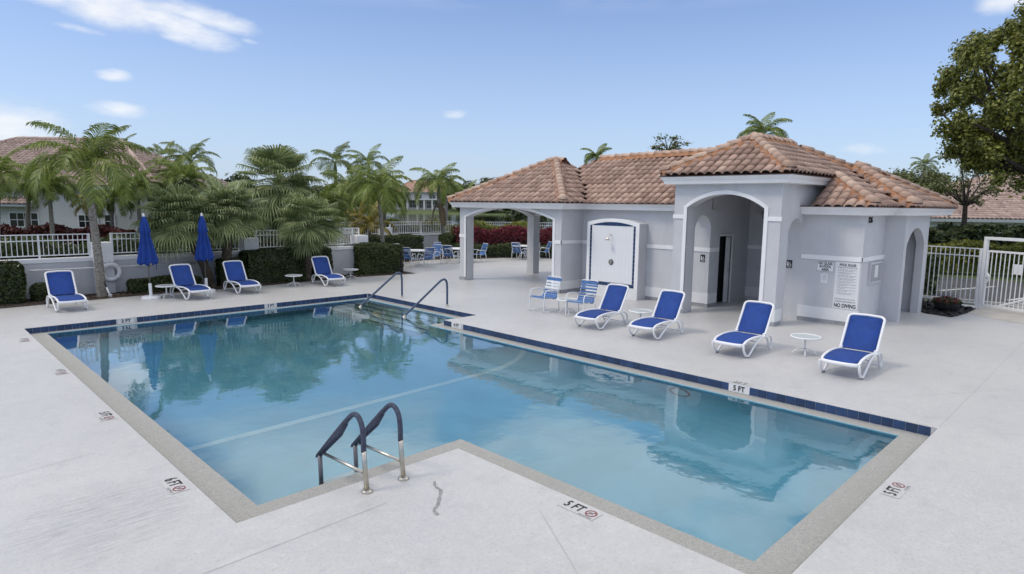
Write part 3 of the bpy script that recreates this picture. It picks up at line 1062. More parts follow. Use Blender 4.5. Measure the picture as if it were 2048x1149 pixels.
# shower block
SX = 16.97
sp = [(11.38, 0), (13.46, 0), (13.46, 2.44)] + list(reversed(arc_pts(11.38, 13.46, 2.44, 2.58)))[1:-1] + [(11.38, 2.44)]
arch_wall('shower_block', 'x', SX, 17.428, sp)
fr_out = [(11.38, 0)] + arc_pts(11.38, 13.46, 2.45, 2.59) + [(13.46, 0)]
fr_in = [(11.51, 0.36)] + arc_pts(11.51, 13.335, 2.345, 2.475) + [(13.335, 0.36)]
n = len(fr_out)
f0, f1 = plane_map('x', SX - .026), plane_map('x', SX + .002)
vs_ = [f0(p) for p in fr_in] + [f0(p) for p in fr_out] + [f1(p) for p in fr_in] + [f1(p) for p in fr_out]
fs = []
for i in range(n - 1):
    fs += [(i, i + 1, n + i + 1, n + i), (n + i, n + i + 1, 3 * n + i + 1, 3 * n + i), (i, 2 * n + i, 2 * n + i + 1, i + 1)]
MB().add(vs_, fs).build('shower_frame', M['white'], ph, fix=False)
pbox('shower_kick', 'plinth', SX - .030, SX + .002, 11.40, 13.44, 0.0, 0.36)
spn = pbox('shower_panel', 'signwhite', SX - .012, SX + .002, 11.512, 13.333, 0.362, 2.36)
brd = MB().box(-.012, 0, -0.0685, 0.0685, 0.49, 2.335).mesh('board')
brd.materials.append(M['signwhite'])
for k in range(12):
    mk('board', brd, None, spn, (SX - .010, 11.595 + .069 + k * 0.1385, 0))
st = MB().box(-.010, 0, -0.066, 0.066, -0.052, 0.052).mesh('tile')
st.materials.append(M['tile_blue'])
for k in range(13):
    mk('tile', st, None, spn, (SX - .012, 11.585 + k * 0.1395, 0.425))
tsd = MB().box(-.010, 0, -0.036, 0.036, -0.066, 0.066).mesh('tile')
tsd.materials.append(M['tile_blue'])
for k in range(14):
    for y in (11.551, 13.297):
        mk('tile', tsd, None, spn, (SX - .012, y, 0.555 + k * 0.139))
for k in range(11):
    y = 11.70 + k * 0.144
    h = 0.115 - 0.11 * ((y - 12.42) / .95) ** 2
    MB().box(SX - .022, SX - .0, y - .068, y + .068, 2.352, 2.352 + h).build('tile', M['tile_blue'], spn)
sh = MB().tube(smooth_path([(SX - .02, 12.44, 2.04), (SX - .10, 12.45, 2.06), (SX - .20, 12.46, 1.97), (SX - .22, 12.47, 1.93)], 4), 0.012, 8).build('shower_head', M['steel'], ph, smooth=True)
MB().lathe([(0.02, 1.95), (0.035, 1.925), (0.075, 1.90), (0.08, 1.885), (0.02, 1.88)], 16, (SX - .22, 12.47)).build('spray_plate', M['steel'], sh)
vl = MB()
vl.lathe([(0.095, 0), (0.095, .012), (0.06, .02)], 24)
o = vl.build('shower_valve', M['umbpole'], ph)
o.matrix_local = Matrix.Translation((SX - .024, 12.43, 1.16)) @ Matrix.Rotation(-PI / 2, 4, 'Y')
MB().tube(smooth_path([(0.05, -.04, .03), (0.02, .035, .034), (-.02, -.035, .034), (-.05, .04, .03)], 4), 0.013, 8).build('valve_lever', M['steel'], o, smooth=True)


# cornices swept along the wall heads
def sweep(path, prof, name):
    """path: list of (x,y), outward on the right-hand side; prof: list of (offset, z)"""
    P = [Vector((x, y)) for x, y in path]
    N = len(P)
    cols = []
    for i in range(N):
        d0 = (P[i] - P[i - 1]).normalized() if i else None
        d1 = (P[i + 1] - P[i]).normalized() if i < N - 1 else None
        if d0 is None:
            d0 = d1
        if d1 is None:
            d1 = d0
        n0 = Vector((d0.y, -d0.x))
        n1 = Vector((d1.y, -d1.x))
        m = (n0 + n1)
        m = m / max(m.dot(n0), 1e-6) if m.length > 1e-6 else n0
        cols.append([(P[i].x + m.x * o_, P[i].y + m.y * o_, z) for o_, z in prof])
    k = len(prof)
    vs_ = [q for c in cols for q in c]
    fs = []
    for i in range(N - 1):
        for j in range(k - 1):
            fs.append((i * k + j, i * k + j + 1, (i + 1) * k + j + 1, (i + 1) * k + j))
    return MB().add(vs_, fs).build(name, M['white'], ph, fix=False)


def cornice(path, z, inn=0.0):
    sweep(path, [(-.02, z - .205), (.03, z - .205), (.20, z - .195), (.225, z - .19), (.245, z - .10), (.258, z - .095), (.315, z - .012), (.32, z), (.10, z)], 'cornice')
    sweep(path, [(.10, z + .002), (.33, z + .002), (.335, z + .03), (.10, z + .035)], 'drip_edge').data.materials[0] = M['underlay']


cornice([(21.0, 19.35), (16.28, 19.35), (16.28, 14.041), (17.43, 14.041), (17.43, 9.55)], 3.06)
cornice([(17.43, 6.54), (17.43, 5.05), (19.2, 5.05), (19.2, 4.58), (23.0, 4.58), (23.0, 14.0)], 3.04)
cornice([(18.2, 9.55), (15.93, 9.55), (15.93, 6.54), (18.6, 6.54)], 3.81)

# roof: upper envelope of hipped blocks
SL = 0.55
#          x0     x1     y0     y1    z0     slopes (x0, x1, y0, y1)
BLK = [(17.10, 23.30, 4.73, 18.55, 3.06, (SL, SL, SL, SL)),
       (18.90, 23.30, 4.27, 8.67, 3.06, (SL, SL, SL, SL)),
       (15.60, 22.1, 6.22, 9.88, 3.875, (SL, SL, SL, SL)),
       (15.94, 20.90, 13.70, 19.70, 3.08, (SL, 0.9, SL, SL))]


def roof_at(x, y):
    best, who = -1, None
    for bi, (x0, x1, y0, y1, z0, s) in enumerate(BLK):
        if x < x0 - 1e-6 or x > x1 + 1e-6 or y < y0 - 1e-6 or y > y1 + 1e-6:
            continue
        c = [(x - x0) * s[0], (x1 - x) * s[1], (y - y0) * s[2], (y1 - y) * s[3]]
        m = min(c)
        if z0 + m > best:
            best = z0 + m
            who = (bi, c.index(m))
    return best, who


roof = MB()
gx = np.arange(15.60, 23.31, 0.055)
gy = np.arange(4.27, 19.71, 0.055)
H = {}
for i, x in enumerate(gx):
    for j, y in enumerate(gy):
        z, w = roof_at(float(x), float(y))
        if w:
            H[(i, j)] = len(roof.v)
            roof.v.append((float(x), float(y), z - 0.01))
            roof.r.append(.5)
for (i, j) in H:
    q = [(i, j), (i + 1, j), (i + 1, j + 1), (i, j + 1)]
    if all(k in H for k in q):
        zz = [roof.v[H[k]][2] for k in q]
        if max(zz) - min(zz) < 0.2:
            roof.f.append(tuple(H[k] for k in q))
roof_o = roof.build('roof', M['underlay'], ph, fix=False)

TW, TL, TE = 0.252, 0.41, 0.345


def tile_geo(w=TW, L=TL, seg=6):
    """barrel-and-pan clay tile; x across, y up the slope, z normal"""
    prof = [(-w / 2, 0.0), (-w * 0.36, 0.004)]
    for k in range(seg + 1):
        a = PI - PI * k / seg
        prof.append((w * 0.06 + w * 0.40 * math.cos(a), 0.004 + w * 0.25 * math.sin(a)))
    vs_, fs = [], []
    for (yy, tz, sc) in ((0.0, 0.030, 1.0), (L, 0.0, 0.9)):
        for (u, h) in prof:
            vs_.append((u, yy, h * sc + tz))
    k = len(prof)
    for i in range(k - 1):
        fs.append((i, i + 1, k + i + 1, k + i))
    # thickness of the lower edge
    o_ = len(vs_)
    for (u, h) in prof:
        vs_.append((u, 0.004, max(h - 0.024, -0.02) + 0.02))
    for i in range(k - 1):
        fs.append((o_ + i, o_ + i + 1, i + 1, i))
    return vs_, fs


TG = tile_geo()
rng = random.Random(5)
TILE_MESH = []
for k in range(8):
    b = MB().add(*TG)
    b.r = [k / 7.0] * len(b.v)
    me = b.mesh('roof_tile', True, True)
    me.materials.append(M['rooftile'])
    TILE_MESH.append(me)


def slope_basis(side, s):
    # uphill horizontal direction for each eave side: x0, x1, y0, y1
    upd = [Vector((1, 0, 0)), Vector((-1, 0, 0)), Vector((0, 1, 0)), Vector((0, -1, 0))][side]
    y = Vector((upd.x, upd.y, s)).normalized()
    x = y.cross(Vector((0, 0, 1))).normalized()
    return x, y


tiles = []
for bi, (x0, x1, y0, y1, z0, s) in enumerate(BLK):
    for side in range(4):
        if side == 1:
            continue_visible = False
        xa, ya = slope_basis(side, s[side])
        run = 1 / math.sqrt(1 + s[side] ** 2)
        along = (y0, y1) if side < 2 else (x0, x1)
        depth = ((x1 - x0) if side < 2 else (y1 - y0))
        ncol = int((along[1] - along[0]) / TW) + 1
        nrow = int(depth / (TE * run)) + 1
        for rI in range(nrow):
            t = rI * TE * run - 0.05
            for cI in range(ncol):
                u = along[0] + (cI + 0.5) * TW
                tc_ = t + TE * run * 0.5
                if side == 0:
                    p, e = (x0 + tc_, u), (x0 + t, u)
                elif side == 1:
                    p, e = (x1 - tc_, u), (x1 - t, u)
                elif side == 2:
                    p, e = (u, y0 + tc_), (u, y0 + t)
                else:
                    p, e = (u, y1 - tc_), (u, y1 - t)
                z, w = roof_at(*p)
                if w != (bi, side):
                    continue
                ez = z0 + t * s[side]
                jit = rng.uniform(-.006, .006)
                o3 = Vector((e[0], e[1], ez + 0.012)) + xa * jit
                tiles.append((o3, xa, ya, side, rng.random()))
# the three hundred that show largest become objects of their own
CP = Vector((0, 0, 3))


def shown(t):
    o3, xa, ya, side, rn = t
    nrm = xa.cross(ya)
    v = CP - o3
    return max(nrm.dot(v.normalized()), 0.0) / v.length_squared


tiles.sort(key=shown, reverse=True)
for (o3, xa, ya, side, rn) in tiles[:300]:
    o = mk('roof_tile', TILE_MESH[int(rn * 7.99)], None, roof_o)
    place(o, o3, xa, ya)
fld = MB()
for (o3, xa, ya, side, rn) in tiles[300:]:
    za = xa.cross(ya)
    fld.add([o3 + xa * p[0] + ya * p[1] + za * p[2] for p in TG[0]], TG[1], rn)
struct(fld.build('roof_tile_field', M['rooftile'], roof_o, smooth=True, fix=False, rnd=True), 'stuff')


# hip and ridge caps on mortar
def cap_geo(L=0.40, r=0.135):
    vs_, fs = [], []
    n = 7
    for (yy, rr, dz) in ((0, r, 0.035), (L, r * 0.86, 0.0)):
        for k in range(n + 1):
            a = PI * k / n
            vs_.append((-rr * math.cos(a), yy, rr * 0.85 * math.sin(a) + dz))
    for k in range(n):
        fs.append((k, k + 1, n + 1 + k + 1, n + 1 + k))
    fs.append(tuple(range(n, -1, -1)))
    return vs_, fs


CG = cap_geo()
CAPM = []
for k in range(5):
    b = MB().add(*CG)
    b.r = [k / 4.0] * len(b.v)
    me = b.mesh('ridge_cap', True, True)
    me.materials.append(M['captile'])
    CAPM.append(me)


def zr(x, y):
    return roof_at(x, y)[0]


def cap_line(a, b, zfun=zr):
    A = Vector((a[0], a[1], zfun(*a)))
    B = Vector((b[0], b[1], zfun(*b)))
    L = (B - A).length
    d = (B - A).normalized()
    x = d.cross(Vector((0, 0, 1))).normalized()
    zz = x.cross(d)
    nt = max(1, int(round(L / 0.345)))
    for k in range(nt):
        o = mk('ridge_cap', CAPM[rng.randrange(5)], None, roof_o)
        place(o, A + d * (k * L / nt) + zz * 0.065, x, d)
    mb = MB()
    rg = random.Random(int(A.x * 100))
    segs = max(2, int(L / 0.12))
    rows = []
    for k in range(segs + 1):
        c = A + d * (k * L / segs)
        w = 0.205 + rg.uniform(-.025, .03)
        rows.append([c - x * w - zz * 0.05, c - x * 0.12 + zz * (0.085 + rg.uniform(-.012, .012)), c + x * 0.12 + zz * (0.085 + rg.uniform(-.012, .012)), c + x * w - zz * 0.05])
    vs_ = [q for r_ in rows for q in r_]
    fs = [(k * 4 + j, k * 4 + j + 1, (k + 1) * 4 + j + 1, (k + 1) * 4 + j) for k in range(segs) for j in range(3)]
    mb.add(vs_, fs)
    mb.build('ridge_mortar', M['mortar'], roof_o, fix=False, smooth=True)


cap_line((15.97, 13.73), (18.93, 16.70))
cap_line((15.97, 19.67), (18.93, 16.73))
cap_line((18.92, 16.95), (18.92, 16.25), lambda x, y: 4.66)
cap_line((20.2, 15.45), (20.2, 8.1))
cap_line((17.14, 4.77), (18.52, 6.15))
cap_line((18.94, 4.31), (21.08, 6.45))
cap_line((23.26, 4.31), (21.10, 6.47))
cap_line((21.5, 6.43), (20.2, 7.83))
cap_line((15.64, 6.26), (17.41, 8.03))
cap_line((15.64, 9.84), (17.41, 8.07))
cap_line((17.43, 8.05), (20.15, 8.05))

# ------------------------------------------------------------------ signs and small fittings on the pool house
FX = 17.43


def sign(name, label, cat, y0, y1, z0, z1, mat='signwhite', th=0.012, xf=None):
    t = thing(name, label, cat, (xf or FX, (y0 + y1) / 2, z0))
    w, h = (y1 - y0), (z1 - z0)
    MB().box(-th, -.001, -w / 2, w / 2, 0, h).build('panel', M[mat], t)
    return t, w, h, th


def sign_text(t, body, size, z, mat='ink', bold=0.0, narrow=1.0, x=-.0135, y=0.0):
    me = text_mesh(body, size, bold=bold, extrude=0.0006, narrow=narrow)
    o = mk('lettering', me, M[mat], t)
    place(o, (x, y, z), (0, -1, 0), (0, 0, 1))
    return o


t, w, h, th = sign('rules_sign', 'tall white pool rules board with NO DIVING in bold at its foot', 'sign', 5.075, 5.66, 0.44, 1.645)
sign_text(t, 'POOL RULES', 0.085, h - 0.075, bold=.003, narrow=.82)
rg = random.Random(8)
mb = MB()
z = h - 0.155


def word_row(mb, z, hh, x0, x1, rg, thick=1.0):
    y = x0
    while y < x1:
        wl = rg.uniform(0.02, 0.06)
        e = min(y + wl, x1)
        yy = y
        while yy < e - .004:
            mb.add([(-.0135, -yy, z), (-.0135, -(yy + .0075 * thick), z), (-.0135, -(yy + .0075 * thick), z + hh), (-.0135, -yy, z + hh)], [(0, 1, 2, 3)])
            yy += 0.0125 * thick
        y = e + 0.014


word_row(mb, z, 0.032, -.23, .23, rg, 1.2)
z -= 0.05
for k in range(9):
    word_row(mb, z, 0.017, -.23, .22, rg)
    z -= 0.030
    word_row(mb, z, 0.017, -.20, rg.uniform(-.05, .19), rg)
    z -= 0.045
word_row(mb, 0.235, 0.03, -.25, .24, rg, 1.2)
word_row(mb, 0.165, 0.04, -.25, .25, rg, 1.4)
mb.build('small_print', M['inkgrey'], t, fix=False)
sign_text(t, 'NO DIVING', 0.135, 0.075, bold=.005, narrow=.74)
t, w, h, th = sign('glass_notice', 'small white notice NO GLASS IN POOL AREA beside the rules board', 'sign', 5.69, 6.13, 1.36, 1.635)
for k, s_ in enumerate(('NO GLASS', 'IN POOL', 'AREA')):
    sign_text(t, s_, 0.092, h - 0.06 - 0.08 * k, bold=.003, narrow=.8)
mb = MB()
for (a, b, c, d) in ((-.212, .212, .006, .014), (-.212, .212, h - .014, h - .006), (-.212, -.204, .014, h - .014), (.204, .212, .014, h - .014)):
    mb.add([(-.0134, a, c), (-.0134, b, c), (-.0134, b, d), (-.0134, a, d)], [(0, 1, 2, 3)])
mb.build('border', M['ink'], t, fix=False)
t, w, h, th = sign('paper_notice', 'small pale paper notice under the glass sign', 'sign', 5.84, 6.0, 1.07, 1.30, th=.004)
mb = MB()
for k in range(5):
    mb.add([(-.0046, -.055, .19 - .03 * k), (-.0046, .05, .19 - .03 * k), (-.0046, .05, .197 - .03 * k), (-.0046, -.055, .197 - .03 * k)], [(0, 1, 2, 3)])
mb.build('small_print', M['inkgrey'], t, fix=False)


def wc(y0, y1, z0, z1, label):
    t, w, h, th = sign('restroom_sign', label, 'sign', y0, y1, z0, z1, 'black')
    t['group'] = 'restroom signs'
    mb = MB()
    X = -.0135
    q = lambda a, b, c, d: mb.add([(X, -a, c), (X, -b, c), (X, -b, d), (X, -a, d)], [(0, 1, 2, 3)])
    q(-.05, -.012, .06, .15)
    q(-.042, -.02, .155, .18)
    q(.018, .034, .10, .165)
    q(.018, .055, .095, .11)
    q(.046, .06, .05, .10)
    for k in range(10):
        a0, a1 = PI * .2 + k * PI * .13, PI * .2 + (k + 1) * PI * .13
        mb.add([(X, -(.025 + .032 * math.cos(a)), .075 + .032 * math.sin(a)) for a in (a0 + PI / 2, a1 + PI / 2)] + [(X, -(.025 + .022 * math.cos(a)), .075 + .022 * math.sin(a)) for a in (a1 + PI / 2, a0 + PI / 2)], [(0, 1, 2, 3)])
    mb.build('pictogram', M['signwhite'], t, fix=False)
    q2 = MB()
    q2.add([(X, .04, .02), (X, -.04, .02), (X, -.04, .032), (X, .04, .032)], [(0, 1, 2, 3)])
    q2.build('caption', M['signwhite'], t, fix=False)


wc(6.77, 6.93, 1.385, 1.60, 'black restroom sign with white figures on the wall right of the portico')
wc(9.34, 9.49, 1.36, 1.58, 'black restroom sign with white figures beside the dark doorway')
t = thing('house_number', 'dark house number 126 high on the right corner of the pool house', 'sign', (17.80, 5.045, 2.72))
o = mk('lettering', text_mesh('126', 0.20, bold=.005, extrude=.006, narrow=1.15), M['ink'], t)
place(o, (0, -.005, 0), (1, 0, 0), (0, 0, 1))
t = thing('notice_case', 'shallow glazed notice case on the right side wall', 'notice case', (18.5, 5.05, 1.07))
MB().box(-.5, .5, -.05, -.001, 0, .56).build('frame', M['wall'], t)
MB().box(-.44, .44, -.056, -.045, .05, .51).build('glass_front', pmat('grey notice glass', (0.36, 0.37, 0.38), 0.15), t)
MB().box(-.15, .12, -.060, -.055, .15, .47).build('paper', M['signwhite'], t)
t = thing('wall_lantern', 'small white wall lantern in the portico recess', 'lamp', (20.08, 8.84, 2.62))
b = MB()
b.tube([(0, 0, .0), (0, 0, .02)], .001, 4)
for (x, y) in ((-.19, -.07), (-.05, -.07), (-.19, .07), (-.05, .07)):
    b.tube([(x * .6 - .05, y * .6, 0), (x, y, .17)], .008, 5)
b.build('cage', M['white'], t)
MB().add([(-.21, -.09, .17), (-.03, -.09, .17), (-.03, .09, .17), (-.21, .09, .17), (-.12, 0, .23)], [(0, 1, 2, 3), (0, 1, 4), (1, 2, 4), (2, 3, 4), (3, 0, 4)]).build('hood', M['white'], t)
MB().box(-.15, -.09, -.03, .03, .01, .16).build('bulb_glass', M['glasstop'], t)
MB().box(-.04, 0, -.03, .03, .10, .22).build('bracket', M['white'], t)


# ------------------------------------------------------------------ sun loungers
def make_lounger(label):
    t = thing('sun_lounger', label, 'sun lounger', (0, 0, 0), 0, 'blue and white sun loungers')
    HW = 0.335
    # seat
    seatp = smooth_path([(0.08, 0, .300), (0.18, 0, .340), (0.45, 0, .368), (0.75, 0, .362), (1.02, 0, .335)], 4)
    backp = smooth_path([(1.03, 0, .355), (1.10, 0, .46), (1.22, 0, .66), (1.315, 0, .82), (1.365, 0, .905)], 4)

    def sheet(path, wfun, name):
        mb = MB()
        n = len(path)
        rows = []
        d_ = (path[-1] - path[-2]).normalized()
        if name == 'seat':
            d_ = (path[0] - path[1]).normalized()
        ext = []
        for q in (.35, .75, 1.1, 1.4):
            ext.append((q, (path[-1] if name != 'seat' else path[0]) + d_ * .075 * math.sin(q)))
        ppath = [(wfun(i / (n - 1)), p) for i, p in enumerate(path)]
        tail = [(wfun(1.0 if name != 'seat' else 0.0) - .09 * (1 - math.cos(q)), p) for q, p in ext]
        ppath = ppath + tail if name != 'seat' else list(reversed(tail)) + ppath
        n = len(ppath)
        for i, (w, p) in enumerate(ppath):
            sag = 0.012 * math.sin(PI * i / (n - 1))
            rows.append([(p.x, w * s_, p.z - sag * (1 - s_ * s_)) for s_ in (-1, -.5, 0, .5, 1)])
        vs_ = [q for r_ in rows for q in r_]
        fs = [(i * 5 + j, (i + 1) * 5 + j, (i + 1) * 5 + j + 1, i * 5 + j + 1) for i in range(n - 1) for j in range(4)]
        mb.add(vs_, fs)
        o_ = mb.build(name, M['sling'], t, smooth=True, fix=False)
        md = o_.modifiers.new('thick', 'SOLIDIFY')
        md.thickness = 0.012
        return o_
    sheet(seatp, lambda s: (HW - .036), 'seat')
    sheet(backp, lambda s: (HW - .036), 'backrest')

    def ring(path, w, name, rnd_end):
        pts = []
        n = len(path)
        for p in path:
            pts.append((p.x, -w, p.z))
        e = path[-1]
        d = (path[-1] - path[-2]).normalized()
        rc = 0.10
        for k in range(1, 6):
            q = k * PI / 10
            pts.append((e.x + d.x * rc * math.sin(q) * .75, -w + rc * (1 - math.cos(q)), e.z + d.z * rc * math.sin(q) * .75))
        pts.append((e.x + d.x * rc * .85, 0, e.z + d.z * rc * .85))
        for k in range(5, 0, -1):
            q = k * PI / 10
            pts.append((e.x + d.x * rc * math.sin(q) * .75, w - rc * (1 - math.cos(q)), e.z + d.z * rc * math.sin(q) * .75))
        for p in reversed(path):
            pts.append((p.x, w, p.z))
        return MB().tube(pts, 0.025, 8, flat=(1, 1)).build(name, M['plastic'], t, smooth=True)
    ring(list(reversed(seatp)), HW - .02, 'seat_frame', True)
    ring(backp, HW - .02, 'back_frame', True)
    # deep moulded front apron and side rails
    mb = MB()
    ap = [(0.02, -.30, .27), (-.02, -.18, .268), (-.03, 0, .268), (-.02, .18, .268), (0.02, .30, .27)]
    mb.tube(smooth_path(ap, 3), 0.024, 8, flat=(1.0, 1.5))
    mb.build('front_apron', M['plastic'], t, smooth=True)
    for s_ in (-1, 1):
        y = s_ * (HW - .005)
        p1 = smooth_path([(0.02, y, .275), (0.045, y, .17), (0.14, y, .06), (0.225, y, .025)], 4)
        p2 = smooth_path([(0.225, y, .025), (0.31, y, .055), (0.45, y, .16), (0.65, y, .285), (0.85, y, .335)], 4)
        leg = MB().tube(p1 + p2[1:], 0.022, 8, flat=(1.15, .95)).build('front_leg', M['plastic'], t, smooth=True)
        MB().lathe([(0.022, 0.0), (0.026, 0.006), (0.026, 0.02)], 8, (0.235, y)).build('foot', M['darkplastic'], leg)
        p3 = smooth_path([(0.80, y, .325), (0.98, y, .335), (1.12, y, .27), (1.20, y, .14), (1.275, y, .025)], 4)
        leg = MB().tube(p3, 0.021, 8, flat=(1.15, .9)).build('rear_leg', M['plastic'], t, smooth=True)
        p4 = smooth_path([(0.98, y, .33), (1.20, y, .325), (1.33, y, .24), (1.345, y, .12), (1.285, y, .025)], 4)
        MB().tube(p4, 0.019, 8, flat=(1.1, .9)).build('rear_loop', M['plastic'], t, smooth=True)
        MB().box(0.995, 1.075, y - .03 * s_ - .028, y - .03 * s_ + .028, .315, .39).build('hinge', M['plastic'], t, bevel=.012)
    MB().tube([(1.27, -HW, .07), (1.27, HW, .07)], 0.012, 6).build('rear_crossbar', M['plastic'], t, smooth=True)
    MB().tube([(0.62, -HW, .27), (0.62, HW, .27)], 0.016, 6).build('centre_crossbar', M['plastic'], t, smooth=True)
    return t


LG = 'blue and white sun loungers'
lg = make_lounger('nearest blue lounger at far right, in front of the rules board corner')
lg.location = (11.92, 3.69, 0)
for (x, y, rz, lab) in ((11.92, 5.80, 0, 'blue lounger in front of the right portico column, left of a round side table'),
                        (12.02, 7.945, 0.02, 'blue lounger in front of the left portico column, second from the striped chairs'),
                        (11.98, 9.52, 0.02, 'blue lounger next to the striped armchairs in front of the shower wall'),
                        (3.44, 20.07, PI / 2 + .03, 'lone blue lounger at far left with a pale worn seat'),
                        (6.69, 20.11, PI / 2 + .10, 'blue lounger between the two closed umbrellas'),
                        (8.33, 20.40, PI / 2 + .02, 'blue lounger right of the second umbrella before the fan palms'),
                        (11.40, 20.37, PI / 2 - .06, 'blue lounger between two small round tables by the far hedge')):
    dup(lg, (x, y, 0), rz, lab, LG)


# ------------------------------------------------------------------ round side tables
def make_side_table(label):
    t = thing('side_table', label, 'table', (0, 0, 0), 0, 'small round white side tables')
    MB().tube([(.285 * math.cos(a), .285 * math.sin(a), .375) for a in np.linspace(0, 2 * PI, 29)[:-1]], 0.018, 8, closed=True, flat=(1, 1)).build('rim', M['metalwhite'], t, smooth=True)
    MB().lathe([(.27, .368), (.28, .376), (.27, .384)], 28).build('top', M['glasstop'], t)
    MB().tube([(0, 0, .10), (0, 0, .37)], 0.022, 10).build('stem', M['metalwhite'], t, smooth=True)
    for k in range(4):
        a = k * PI / 2 + .4
        c, s_ = math.cos(a), math.sin(a)
        MB().tube(smooth_path([(0, 0, .13), (.06 * c, .06 * s_, .125), (.16 * c, .16 * s_, .09), (.215 * c, .215 * s_, .04), (.225 * c, .225 * s_, .006)], 3), 0.012, 7).build('leg', M['metalwhite'], t, smooth=True)
    return t


st0 = make_side_table('white round side table between the two nearest right loungers')
st0.location = (13.33, 4.80, 0)
for (x, y, lab) in ((13.40, 8.86, 'white round side table between the two left loungers of the right row'),
                    (13.45, 11.33, 'small white side table between the two striped armchairs'),
                    (10.30, 21.45, 'white round side table left of the lounger by the far hedge'),
                    (12.95, 22.05, 'white round side table beside the big clipped hedge block'),
                    (6.05, 21.2, 'white round side table touching the first umbrella base')):
    dup(st0, (x, y, 0), random.random(), lab, 'small round white side tables')


# ------------------------------------------------------------------ closed umbrellas
def make_umbrella(label):
    t = thing('closed_umbrella', label, 'umbrella', (0, 0, 0), 0, 'closed blue umbrellas')
    MB().lathe([(.27, 0), (.27, .05), (.25, .075), (.06, .085), (.055, .09)], 28).build('base', M['plastic'], t)
    MB().lathe([(.045, .085), (.045, .46), (.03, .47)], 14).build('base_tube', M['plastic'], t, smooth=False)
    MB().tube([(0, 0, .46), (0, 0, 2.52)], 0.019, 10).build('pole', M['umbpole'], t, smooth=True)
    MB().lathe([(.03, 2.48), (.036, 2.5), (.03, 2.58), (.012, 2.6)], 12).build('finial', M['plastic'], t)
    mb = MB()
    n = 64
    prof = [(2.50, .035), (2.42, .06), (2.30, .10), (2.12, .115), (2.04, .135), (1.98, .105), (1.6, .165), (1.3, .215), (1.12, .245), (1.08, .25)]
    for i, (z, r) in enumerate(prof):
        for k in range(n):
            a = 2 * PI * k / n
            fold = 1 + (0.20 * min(1, (2.5 - z) / .6)) * math.cos(8 * a + 0.5 * math.sin(z * 3)) + 0.05 * math.cos(16 * a + z * 4)
            zz = z + (0.05 * math.cos(8 * a) if i >= len(prof) - 2 else 0)
            mb.v.append((r * fold * math.cos(a), r * fold * math.sin(a), zz))
            mb.r.append(.5)
    for i in range(len(prof) - 1):
        for k in range(n):
            k2 = (k + 1) % n
            mb.f.append((i * n + k, i * n + k2, (i + 1) * n + k2, (i + 1) * n + k))
    o_ = mb.build('canopy', M['umbrella'], t, smooth=True, fix=False)
    md = o_.modifiers.new('thick', 'SOLIDIFY')
    md.thickness = 0.006
    MB().tube([(.19, -.1, 1.12), (.2, -.11, .98), (.19, -.1, .88)], 0.012, 5).build('tie_strap', M['umbrella'], t)
    MB().tube([(.0, -.05, 1.0), (.0, -.05, 1.12)], 0.03, 8).build('crank', M['darkplastic'], t)
    return t


um = make_umbrella('closed royal blue umbrella on a white base at left')
um.location = (5.66, 21.35, 0)
um.rotation_euler = (R(1.0), R(-2.0), 0)
u2 = dup(um, (7.42, 21.75, 0), 0.7, 'closed royal blue umbrella standing among the fan palm trunks', 'closed blue umbrellas')
u2.rotation_euler = (R(0.5), R(-2.6), 0.7)


